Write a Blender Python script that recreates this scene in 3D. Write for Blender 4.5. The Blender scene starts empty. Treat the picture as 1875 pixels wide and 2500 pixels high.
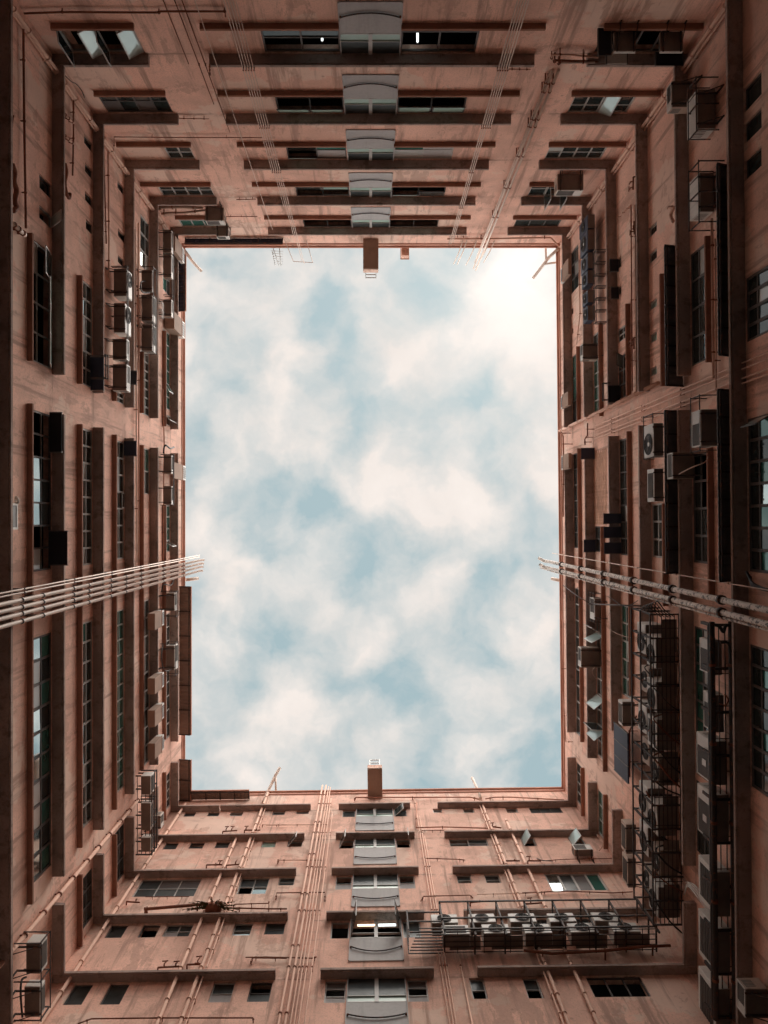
# A light-well seen from its floor, looking straight up. World X = right in the photograph, world Y = down in it, Z = up.
SUN_E, SUN_ANGLE, SKY_S, EXPO = 1.15, 32.0, .05, 1.6
CLOUD_V, VEIL, VEIL_C = 6.0, .94, (2.58, 3.45, 3.66)
LOW_SKY_FILL = 3.4
CLOUDS = [(1250, 700, 170, .9), (1285, 900, 120, .6), (940, 830, 120, .5), (1030, 920, 110, .5), (620, 720, 150, .3), (690, 880, 110, .45),
          (640, 1050, 150, .5), (720, 1110, 90, .3), (940, 1150, 130, .55), (1080, 1240, 130, .6), (560, 1400, 130, .4), (760, 1480, 110, .35),
          (870, 1570, 90, .4), (1060, 1470, 90, .45), (1095, 1590, 70, .4), (1260, 1690, 110, .35), (720, 1740, 170, .3), (1340, 1150, 120, .5),
          (560, 860, 100, .2), (900, 1850, 140, .15), (1330, 1450, 110, .3), (560, 1800, 120, .25),
          (800, 1240, 110, -.55), (700, 1360, 110, -.4), (880, 1400, 70, -.35), (1165, 960, 80, -.6), (1190, 1090, 60, -.2), (560, 960, 70, -.25),
          (780, 760, 90, -.3), (1200, 1420, 90, -.3), (1190, 1600, 70, -.35), (960, 1690, 110, -.35), (650, 1560, 90, -.35), (480, 1600, 90, -.25),
          (1080, 760, 80, -.35), (470, 1150, 60, -.2), (1250, 1830, 110, -.2), (1010, 1900, 100, -.15), (480, 760, 90, -.15)]
import bpy, bmesh, math, random
from mathutils import Vector, Matrix
random.seed(7)
scene = bpy.context.scene
COL = scene.collection

# ------------------------------------------------------------------ camera model / survey helpers
F, CX, CY, EYE = 1880.0, 907.0, 1275.0, 1.6      # the lens and its zenith point, measured from the photograph

class Facade:
    def __init__(s, key, O, N, dz, p):
        s.key = key
        s.O = Vector(O); s.N = Vector(N).normalized(); s.dz = dz; s.p = p
        s.U = Vector((abs(s.N.y), 0)) if False else None
W = {}
def facade(key, O, N, U, dz, p):
    w = Facade(key, O, N, dz, p); w.U = Vector(U).normalized(); W[key] = w
    return w
YAW, YB = 0.0105, 0.0135
L = facade('L', (-9.77, 0), (1, 0), (0, 1), 0.0, .36)
R = facade('R', (9.82, 0), (-1, YAW), (YAW, 1), 0.003, .40)
T = facade('T', (0, -14.34), (0, 1), (1, 0), 0.006, .355)
B = facade('B', (0, 13.97), (-YB, -1), (1, -YB), 0.009, .295)

def P(w, u, n, z):
    q = w.O + w.U * u + w.N * n
    return Vector((q.x, q.y, z + EYE))
def ray(X, Y): return Vector(((X - CX) / F, (Y - CY) / F))
def hit(w, p, n=0.0):
    """photo point -> (u, z) on the facade plane pushed n metres into the court"""
    d = ray(*p)
    z = (w.O.dot(w.N) + n) / d.dot(w.N)
    return (d * z - w.O).dot(w.U), z
def at_height(w, p, z):
    q = ray(*p) * z - w.O
    return q.dot(w.U), q.dot(w.N)
def view(x0, y0, s): return lambda x, y: (x0 + s * x, y0 + s * y)
zA, zB, zC = view(0, 0, .42194), view(600, 0, .42194), view(1200, 0, .40687)
L1, L2, L3, L4 = view(0, 500, .30139), view(0, 950, .30139), view(0, 1400, .30139), view(0, 1850, .42194)
R1, R2, R3, R4 = view(1325, 500, .33153), view(1325, 950, .33153), view(1325, 1400, .33153), view(1275, 1850, .36166)
zD = view(650, 1850, .42194)
E1, E2, E3, E4 = view(380, 450, .2411), view(780, 540, .37372), view(300, 500, .22599), view(300, 1850, .2411)
F1, F2, F3, F4 = view(1500, 1950, .24867), view(1440, 1450, .20339), view(1440, 0, .2622), view(1650, 900, .27108)

ZC = [20.1, 23.56, 27.02, 30.48, 33.92, 37.44]    # undersides of the window canopies, storey by storey
TOP = 40.0

# ------------------------------------------------------------------ materials
def mat(name, base, rough=.8, metal=0.0, spec=.3, var=.12, scale=3.0, streak=0.0, patch=None, bump=.0, rust=None, emit=None, fine=.0, rt=.56, joint=False):
    m = bpy.data.materials.new(name); m.use_nodes = True
    nt = m.node_tree; N = nt.nodes; K = nt.links
    b = N['Principled BSDF']
    b.inputs['Roughness'].default_value = rough
    b.inputs['Metallic'].default_value = metal
    b.inputs['Specular IOR Level'].default_value = spec
    geo = N.new('ShaderNodeNewGeometry')
    def noise(sc, det=5, vec=None, ro=.6):
        n = N.new('ShaderNodeTexNoise'); n.inputs['Scale'].default_value = sc; n.inputs['Detail'].default_value = det
        n.inputs['Roughness'].default_value = ro
        K.new(vec or geo.outputs['Position'], n.inputs['Vector']); return n.outputs['Fac']
    def ramp(fac, a, bb):
        r = N.new('ShaderNodeMapRange'); r.inputs[1].default_value = a; r.inputs[2].default_value = bb
        r.interpolation_type = 'SMOOTHSTEP'
        K.new(fac, r.inputs[0]); return r.outputs[0]
    def mul(a, f):
        n = N.new('ShaderNodeMath'); n.operation = 'MULTIPLY'; K.new(a, n.inputs[0])
        if isinstance(f, float): n.inputs[1].default_value = f
        else: K.new(f, n.inputs[1])
        return n.outputs[0]
    def mix(fac, a, c):
        n = N.new('ShaderNodeMix'); n.data_type = 'RGBA'
        K.new(fac, n.inputs[0])
        for v, i in ((a, 6), (c, 7)):
            if isinstance(v, tuple): n.inputs[i].default_value = (*v, 1)
            else: K.new(v, n.inputs[i])
        return n.outputs[2]
    sc = lambda k: tuple(min(1, x * k) for x in base)
    col = mix(ramp(noise(scale * .25), .3, .7), sc(1 - var), sc(1 + var))
    if fine: col = mix(mul(ramp(noise(scale * 9, 3), .48, .62), fine), col, sc(.72))
    if patch:
        col = mix(mul(ramp(noise(.33, 7, ro=.62), .535, .56), .7), col, patch)
        col = mix(mul(ramp(noise(.9, 8, ro=.7), .575, .605), .55), col, sc(.64))
        # small round dirt marks and holes
        v = N.new('ShaderNodeTexVoronoi'); v.inputs['Scale'].default_value = 1.3; K.new(geo.outputs['Position'], v.inputs['Vector'])
        col = mix(mul(ramp(v.outputs['Distance'], .085, .05), .45), col, sc(.45))
    if streak:
        mp = N.new('ShaderNodeMapping'); mp.inputs['Scale'].default_value = (2.6, 2.6, .16)
        K.new(geo.outputs['Position'], mp.inputs['Vector'])
        col = mix(mul(ramp(noise(1.0, 6, mp.outputs[0], .65), .51, .66), streak * .8), col, sc(.5))
        mp2 = N.new('ShaderNodeMapping'); mp2.inputs['Scale'].default_value = (.5, .5, 1.5); mp2.inputs['Location'].default_value = (3, 1, 7)
        K.new(geo.outputs['Position'], mp2.inputs['Vector'])
        col = mix(mul(ramp(noise(.8, 6, mp2.outputs[0], .65), .56, .75), streak * .7), col, (base[0] * .62, base[1] * .64, base[2] * .66))
    if joint:
        # broken construction joints at every floor level, with the grime that collects along them
        sz = N.new('ShaderNodeSeparateXYZ'); K.new(geo.outputs['Position'], sz.inputs[0])
        def mth(op, a, b=None):
            n = N.new('ShaderNodeMath'); n.operation = op
            for i, v in enumerate((a, b)):
                if v is None: continue
                if isinstance(v, float): n.inputs[i].default_value = v
                else: K.new(v, n.inputs[i])
            return n.outputs[0]
        wz = mth('ADD', sz.outputs[2], mul(noise(1.2, 3), .12))
        d = mth('ABSOLUTE', mth('SUBTRACT', mth('FRACT', mth('DIVIDE', mth('SUBTRACT', wz, 20.05), 3.46)), .5))
        col = mix(mul(mul(ramp(d, .013, .005), ramp(noise(.8, 4), .42, .56)), .75), col, sc(.38))
        col = mix(mul(mul(ramp(d, .085, .0), ramp(noise(1.6, 7, ro=.7), .50, .58)), .6), col, sc(.55))
        mp3 = N.new('ShaderNodeMapping'); mp3.inputs['Scale'].default_value = (1.1, 1.1, .3); mp3.inputs['Location'].default_value = (11, 5, 2)
        K.new(geo.outputs['Position'], mp3.inputs['Vector'])
        col = mix(mul(ramp(noise(.9, 9, mp3.outputs[0], .68), .57, .60), .5), col, sc(.55))
    if rust:
        col = mix(ramp(noise(scale * 1.7, 6, ro=.7), rt, rt + .03), col, rust)
    K.new(col, b.inputs['Base Color'])
    if bump:
        bn = N.new('ShaderNodeBump'); bn.inputs['Strength'].default_value = bump; bn.inputs['Distance'].default_value = .02
        K.new(noise(7.0, 6), bn.inputs['Height']); K.new(bn.outputs[0], b.inputs['Normal'])
    if emit:
        b.inputs['Emission Color'].default_value = (*emit[0], 1); b.inputs['Emission Strength'].default_value = emit[1]
    return m
M = dict(
    wall=mat('peach_plaster', (.77, .485, .385), .92, spec=.15, var=.15, scale=2.2, streak=1.0, patch=(.76, .58, .48), bump=.4, fine=.45, joint=True),
    ledge=mat('weathered_canopy_paint', (.36, .275, .24), .92, spec=.12, var=.25, scale=2.0, streak=.9, bump=.3, fine=.4),
    sill=mat('red_brown_sill_paint', (.29, .145, .10), .9, spec=.15, var=.14, scale=2.0, streak=.4, bump=.2, fine=.25),
    coping=mat('terracotta_coping', (.46, .23, .165), .9, spec=.15, var=.14, scale=2.0, streak=.4, bump=.2),
    podium=mat('bounce_cut_lower_render', (.17, .13, .11), .9, spec=.15, var=.2, scale=2, streak=.6, bump=.3),  # unseen lower storeys made dark to cut bounce light in the well
    roof=mat('roof_screed', (.3, .28, .26), .95),
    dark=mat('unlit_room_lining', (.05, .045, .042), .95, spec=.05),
    ground=mat('bounce_cut_concrete', (.07, .065, .06), .9, var=.2, scale=.8, streak=.0, bump=.3),  # floor colour darkened to send less bounce light up the walls
    frame=mat('dull_aluminium_frame', (.42, .41, .39), .5, spec=.4, var=.08, fine=.3),
    dframe=mat('dark_steel_frame', (.12, .11, .105), .55, spec=.3, var=.2, fine=.3),
    grey=mat('grey_cladding_paint', (.40, .392, .388), .75, spec=.25, var=.08, scale=1.0, streak=.3, fine=.2),
    glass=mat('dark_window_glass', (.030, .042, .042), .06, metal=.0, spec=.5, var=.3, scale=6),
    dim=mat('grimy_dark_glass', (.045, .055, .055), .38, spec=.25, var=.35, scale=6, streak=.4),
    mirror=mat('tinted_reflecting_glass', (.46, .54, .54), .05, metal=.9, spec=1.0, var=.1, scale=6),
    teal=mat('teal_window_glass', (.045, .17, .14), .08, metal=.25, spec=1.0, var=.2, scale=2),
    frost=mat('frosted_green_glass', (.30, .44, .38), .35, spec=.5, var=.15, scale=2),
    pale_pane=mat('blind_and_sky_pane', (.50, .52, .50), .18, spec=.8, var=.1, scale=2),  # blinds, and pale panes painted in place of sky reflection
    sash=mat('pale_sash_glass', (.55, .68, .66), .12, metal=.25, spec=1.0, var=.06),
    white=mat('aged_white_enamel', (.64, .62, .58), .55, spec=.35, var=.07, streak=.35, fine=.25),
    beige=mat('aged_beige_enamel', (.47, .37, .30), .6, spec=.3, var=.1, streak=.4, fine=.3),
    tan=mat('brown_board', (.30, .20, .15), .8, spec=.2, var=.14, streak=.3),
    grille=mat('charcoal_grille', (.06, .055, .052), .6, spec=.3),
    louvre=mat('grey_louvre', (.21, .195, .18), .6, spec=.3, var=.12),
    steel=mat('rusting_black_steel', (.055, .045, .042), .7, spec=.3, var=.2, scale=4, rust=(.14, .06, .035)),
    sheet=mat('dark_corrugated_sheet', (.15, .14, .14), .65, spec=.3, var=.2, scale=2, streak=.4),
    tray=mat('shade_brown_pan', (.20, .155, .13), .8, spec=.15, var=.2, scale=5, fine=.4),  # brown kept dark to stand in for shade under the units
    eave=mat('brown_fibreglass_sheet', (.24, .17, .135), .8, spec=.2, var=.14, scale=2, streak=.4),
    pipe=mat('peach_painted_pipe', (.58, .36, .275), .75, spec=.15, var=.1, scale=3, streak=.3, fine=.2),
    ppipe=mat('pale_painted_pipe', (.66, .53, .45), .6, spec=.3, var=.1, scale=3, streak=.3, fine=.2),
    peel=mat('peeling_whitewashed_pipe', (.64, .57, .51), .65, spec=.3, var=.1, scale=4, rust=(.17, .15, .14), rt=.525),
    rust=mat('rusty_iron', (.20, .075, .045), .8, spec=.2, var=.25, scale=5),
    cable=mat('pale_cord', (.54, .41, .34), .7, spec=.2),
    wire=mat('black_cable', (.03, .028, .027), .6, spec=.3),
    cloth=mat('black_tarpaulin', (.022, .022, .026), .75, spec=.2),
    blue=mat('dark_blue_sheet', (.03, .036, .06), .6, spec=.3, var=.2),
    lamp=mat('lit_fluorescent_tube', (.9, .9, .9), .4, emit=((.86, 1.0, .98), 1.3)),
    wlamp=mat('lit_warm_tube', (.9, .7, .5), .4, emit=((1.0, .74, .5), 1.1)),
    leaf=mat('fern_green', (.07, .085, .035), .7, spec=.2, var=.4, scale=8),
    brick=mat('exposed_brick_patch', (.52, .31, .22), .95, spec=.1, var=.22, scale=5, streak=.5, bump=.8, fine=.6),
)
# ------------------------------------------------------------------ mesh builder
class MB:
    def __init__(s): s.v = []; s.f = []; s.m = []; s.sm = []; s.mats = []
    def mi(s, m):
        if m is None: m = s.mats[0] if s.mats else None
        if m not in s.mats: s.mats.append(m)
        return s.mats.index(m)
    def face(s, pts, m=None, smooth=False):
        i = len(s.v); s.v += [Vector(p) for p in pts]; s.f.append(tuple(range(i, i + len(pts)))); s.m.append(s.mi(m)); s.sm.append(smooth)
        return s
    def hexa(s, c, m=None):
        i = len(s.v); s.v += [Vector(p) for p in c]; k = s.mi(m)
        for q in ((0, 1, 3, 2), (4, 6, 7, 5), (0, 4, 5, 1), (2, 3, 7, 6), (0, 2, 6, 4), (1, 5, 7, 3)):
            s.f.append(tuple(i + a for a in q)); s.m.append(k); s.sm.append(False)
        return s
    def box(s, w, u0, u1, n0, n1, z0, z1, m=None):
        return s.hexa([P(w, u, n, z) for u in (u0, u1) for n in (n0, n1) for z in (z0, z1)], m)
    def obox(s, o, e1, e2, e3, a, b, c, m=None):
        return s.hexa([o + e1 * x + e2 * y + e3 * z for x in a for y in b for z in c], m)
    def tube(s, pts, r, seg=8, m=None, cap=True):
        pts = [Vector(p) for p in pts]; k = s.mi(m); rings = []
        up = Vector((0, 0, 1))
        prev = None
        for i, p in enumerate(pts):
            t = (pts[min(i + 1, len(pts) - 1)] - pts[max(i - 1, 0)]).normalized()
            if prev is None:
                a = t.cross(up if abs(t.z) < .9 else Vector((1, 0, 0))).normalized()
            else:
                a = (prev - t * prev.dot(t)).normalized()
            prev = a; b = t.cross(a)
            base = len(s.v); rr = r[i] if isinstance(r, (list, tuple)) else r
            s.v += [p + (a * math.cos(2 * math.pi * j / seg) + b * math.sin(2 * math.pi * j / seg)) * rr for j in range(seg)]
            rings.append(base)
        for x, y in zip(rings, rings[1:]):
            for j in range(seg):
                s.f.append((x + j, x + (j + 1) % seg, y + (j + 1) % seg, y + j)); s.m.append(k); s.sm.append(True)
        if cap:
            s.f.append(tuple(rings[0] + j for j in range(seg))[::-1]); s.m.append(k); s.sm.append(False)
            s.f.append(tuple(rings[-1] + j for j in range(seg))); s.m.append(k); s.sm.append(False)
        return s
    def build(s, name, m=None, parent=None, bevel=0, origin=None, fix=True):
        if origin is None: origin = parent_loc(parent) if parent else (sum(s.v, Vector()) / max(1, len(s.v)))
        me = bpy.data.meshes.new(name)
        me.from_pydata([p - origin for p in s.v], [], s.f)
        mats = [x or m for x in s.mats]
        for x in mats: me.materials.append(M[x] if isinstance(x, str) else x)
        me.polygons.foreach_set('material_index', s.m)
        me.polygons.foreach_set('use_smooth', s.sm)
        bm = bmesh.new(); bm.from_mesh(me)
        if bevel:
            bmesh.ops.remove_doubles(bm, verts=bm.verts, dist=1e-5)
            bmesh.ops.bevel(bm, geom=list(bm.edges), offset=bevel, segments=2, affect='EDGES', profile=.5)
        if fix: bmesh.ops.recalc_face_normals(bm, faces=bm.faces)
        bm.to_mesh(me); bm.free()
        o = bpy.data.objects.new(name, me); COL.objects.link(o)
        LOC[o.name] = Vector(origin)
        if parent:
            o.parent = parent; o.location = Vector(origin) - parent_loc(parent)
        else: o.location = origin
        return o
LOC = {}
def parent_loc(o): return LOC[o.name]
def mb(m): x = MB(); x.mi(m); return x
def tag(o, label, cat, group=None):
    o['label'] = label; o['category'] = cat
    if group: o['group'] = group
    return o
def thing(name, loc, label, cat, group=None):
    o = bpy.data.objects.new(name, None); COL.objects.link(o); o.location = loc; o.empty_display_size = .2
    LOC[o.name] = Vector(loc)
    return tag(o, label, cat, group)
def dup(root, delta, label):
    r = root.copy(); COL.objects.link(r); r.location = root.location + delta; r['label'] = label
    for ch in list(root.children):
        c = ch.copy(); COL.objects.link(c); c.parent = r
        for g in list(ch.children):
            d = g.copy(); COL.objects.link(d); d.parent = c
    return r

# ------------------------------------------------------------------ the setting: ground, sky, camera, sun
g = MB(); g.mi('ground')
g.face([(-400, -400, 0), (400, -400, 0), (400, 400, 0), (-400, 400, 0)])
go = g.build('ground', origin=Vector((0, 0, 0))); go['kind'] = 'structure'

cam = bpy.data.cameras.new('Camera'); co = bpy.data.objects.new('Camera', cam); COL.objects.link(co)
cam.sensor_fit = 'VERTICAL'; cam.sensor_height = 24.0; cam.lens = F / 2500 * 24.0
cam.shift_x = (937.5 - CX) / 2500; cam.shift_y = (CY - 1250) / 2500
cam.clip_end = 2000
co.location = (0, 0, EYE); co.rotation_euler = (math.pi, 0, 0)
scene.camera = co

SUN = Vector((.20, -.33, 1.0)).normalized()
sl = bpy.data.lights.new('Sun', 'SUN'); sl.energy = SUN_E; sl.angle = math.radians(SUN_ANGLE); sl.color = (1.0, .93, .85)
so = bpy.data.objects.new('Sun', sl); COL.objects.link(so); so.location = (10, -18, 60)
so.rotation_euler = SUN.to_track_quat('Z', 'Y').to_euler()

def make_world():
    w = bpy.data.worlds.new('World'); scene.world = w; w.use_nodes = True
    nt = w.node_tree; N = nt.nodes; K = nt.links; bg = N['Background']
    sky = N.new('ShaderNodeTexSky'); sky.sky_type = 'NISHITA'; sky.sun_disc = False
    sky.sun_elevation = math.asin(SUN.z); sky.sun_rotation = math.atan2(SUN.x, SUN.y)
    sky.air_density = 1.0; sky.dust_density = 2.5; sky.ozone_density = 1.5
    tc = N.new('ShaderNodeTexCoord')
    def math_(op, a, b=None, c=None):
        n = N.new('ShaderNodeMath'); n.operation = op
        for i, v in enumerate((a, b, c)):
            if v is None: continue
            if isinstance(v, (int, float)): n.inputs[i].default_value = v
            else: K.new(v, n.inputs[i])
        return n.outputs[0]
    sp = N.new('ShaderNodeSeparateXYZ'); K.new(tc.outputs['Generated'], sp.inputs[0])
    zz = math_('MAXIMUM', sp.outputs[2], .06)
    px, py = math_('DIVIDE', sp.outputs[0], zz), math_('DIVIDE', sp.outputs[1], zz)
    cb = N.new('ShaderNodeCombineXYZ'); K.new(px, cb.inputs[0]); K.new(py, cb.inputs[1]); pv = cb.outputs[0]
    def noise(scale, det, ro, vec, out='Fac', dist=0):
        n = N.new('ShaderNodeTexNoise'); n.inputs['Scale'].default_value = scale; n.inputs['Detail'].default_value = det
        n.inputs['Roughness'].default_value = ro; n.inputs['Distortion'].default_value = dist; K.new(vec, n.inputs['Vector'])
        return n.outputs[out]
    def vm(op, a, b):
        n = N.new('ShaderNodeVectorMath'); n.operation = op
        for i, v in enumerate((a, b)):
            if isinstance(v, tuple): n.inputs[i].default_value = v
            else: K.new(v, n.inputs[i])
        return n
    wob = vm('SUBTRACT', noise(6.5, 5, .6, pv, 'Color'), (.5, .5, .5)).outputs[0]
    sc = N.new('ShaderNodeVectorMath'); sc.operation = 'SCALE'; K.new(wob, sc.inputs[0]); sc.inputs['Scale'].default_value = .12
    wp = vm('ADD', pv, sc.outputs[0]).outputs[0]
    dens = noise(10.5, 6, .50, wp)
    dens = math_('MULTIPLY_ADD', math_('SUBTRACT', dens, .5), 2.9, .34)
    for (X, Y, r, a) in CLOUDS:
        d = vm('DISTANCE', wp, ((X - CX) / F, (Y - CY) / F, 0)).outputs['Value']
        e = math_('EXPONENT', math_('MULTIPLY', math_('MULTIPLY', d, d), -1.0 / (r * .74 / F) ** 2))
        dens = math_('MULTIPLY_ADD', e, a, dens)
    mr = N.new('ShaderNodeMapRange'); mr.interpolation_type = 'LINEAR'; K.new(dens, mr.inputs[0])
    mr.inputs[1].default_value = -.14; mr.inputs[2].default_value = .98
    # cloud brightness: forward scatter round the hidden sun
    dd = vm('DOT_PRODUCT', tc.outputs['Generated'], tuple(SUN)).outputs['Value']
    glow = math_('POWER', math_('MAXIMUM', dd, 0), 230.0)
    cl = math_('MULTIPLY_ADD', glow, 1.8, CLOUD_V)
    # unseen lower sky brightened to throw more light on the walls
    lo = N.new('ShaderNodeMapRange'); lo.interpolation_type = 'SMOOTHSTEP'; K.new(sp.outputs[2], lo.inputs[0])
    lo.inputs[1].default_value = .90; lo.inputs[2].default_value = .55; lo.inputs[3].default_value = 0; lo.inputs[4].default_value = LOW_SKY_FILL
    cl = math_('MULTIPLY_ADD', lo.outputs[0], CLOUD_V, cl)
    tex = math_('MULTIPLY_ADD', math_('SUBTRACT', noise(11.0, 6, .58, pv), .5), 1.6, 0)
    cl = math_('ADD', cl, tex)
    cc = N.new('ShaderNodeMix'); cc.data_type = 'RGBA'; cc.blend_type = 'MULTIPLY'; cc.inputs[0].default_value = 1
    cc.inputs[6].default_value = (1.0, .915, .855, 1)
    g3 = N.new('ShaderNodeCombineColor'); [K.new(cl, g3.inputs[i]) for i in range(3)]
    K.new(g3.outputs[0], cc.inputs[7])
    # thin veil over the blue
    veil = N.new('ShaderNodeMix'); veil.data_type = 'RGBA'; veil.inputs[0].default_value = VEIL
    K.new(sky.outputs[0], veil.inputs[6]); veil.inputs[7].default_value = (*VEIL_C, 1)
    mx = N.new('ShaderNodeMix'); mx.data_type = 'RGBA'
    K.new(mr.outputs[0], mx.inputs[0]); K.new(veil.outputs[2], mx.inputs[6]); K.new(cc.outputs[2], mx.inputs[7])
    K.new(mx.outputs[2], bg.inputs['Color']); bg.inputs['Strength'].default_value = SKY_S
make_world()
scene.view_settings.view_transform = 'Standard'; scene.view_settings.look = 'None'
scene.view_settings.exposure = EXPO; scene.view_settings.gamma = 1
scene.render.engine = 'CYCLES'
scene.cycles.use_denoising = True
scene.cycles.max_bounces = 10; scene.cycles.diffuse_bounces = 6
scene.cycles.adaptive_threshold = .035
# ------------------------------------------------------------------ the four facades round the light-well
CORN = {'TL': Vector((-9.77, -14.34)), 'TR': Vector((9.82 - YAW * 14.34, -14.34))}
def _x():
    y = 13.945
    for _ in range(5):
        x = 9.82 + YAW * y; y = 13.97 - YB * x
    return Vector((x, y))
CORN['BR'] = _x(); CORN['BL'] = Vector((-9.77, 13.97 + YB * 9.77))
def uc(w, c): return (CORN[c] - w.O).dot(w.U)
ENDS = {'L': (uc(L, 'TL'), uc(L, 'BL')), 'R': (uc(R, 'TR'), uc(R, 'BR')), 'T': (uc(T, 'TL'), uc(T, 'TR')), 'B': (uc(B, 'BL'), uc(B, 'BR'))}
WING = {}
for key, label in (('L', 'peach facade on the left with four thick pale pipes and tall ribbon windows'),
                   ('R', 'shaded peach facade on the right crowded with air conditioner racks and two peeling pipes'),
                   ('T', 'peach facade at the top with five long ledges either side of a grey stair panel'),
                   ('B', 'brightest peach facade at the bottom with small windows and a pipe bundle up the middle')):
    w = W[key]; q = w.O + w.N * -4
    WING[key] = thing('building_wing', (w.O.x, w.O.y, 0), label, 'building', 'facades round the light-well')
HOLES = {k: [] for k in W}

def end(w, e, lo, p, z):
    """e: None = run to the corner, a photo point, or a number"""
    if e is None:
        c = ENDS[w.key][0 if lo else 1]
        if w.key in 'LR':
            o = (T.p if lo else B.p) + .004
            return c + (o if lo else -o)
        return c
    if isinstance(e, (int, float)): return e
    return hit(w, e, p)[0]
def ledge(key, k, a, b, p=None, t=.13):
    w = W[key]; p = p or w.p; z = ZC[k] + w.dz
    u0, u1 = end(w, a, True, p, z), end(w, b, False, p, z)
    m = mb('ledge')
    # drip groove along the lip, a slightly rounded front and a sloping top
    prof = [(-.03, z), (p - .075, z), (p - .06, z + .018), (p - .045, z + .018), (p - .03, z), (p, z), (p, z + t * .8), (p - .03, z + t), (-.03, z + t + .05)]
    n = len(prof); i = len(m.v)
    for u in (u0, u1): m.v += [P(w, u, a_, b_) for a_, b_ in prof]
    for j in range(n):
        m.f.append((i + j, i + (j + 1) % n, i + n + (j + 1) % n, i + n + j)); m.m.append(0); m.sm.append(False)
    m.f.append(tuple(range(i, i + n))); m.f.append(tuple(range(i + n, i + 2 * n))); m.m += [0, 0]; m.sm += [False, False]
    m.build('ledge', parent=WING[key])
def sill(key, k, a, b, dz=-1.45, p=.17, t=.1):
    w = W[key]; z = ZC[k] + dz + w.dz
    u0, u1 = end(w, a, True, p, z), end(w, b, False, p, z)
    if key in 'TB': pass
    mb('sill').box(w, u0, u1, -.03, p, z, z + t).build('sill', parent=WING[key], bevel=.012)

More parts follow.
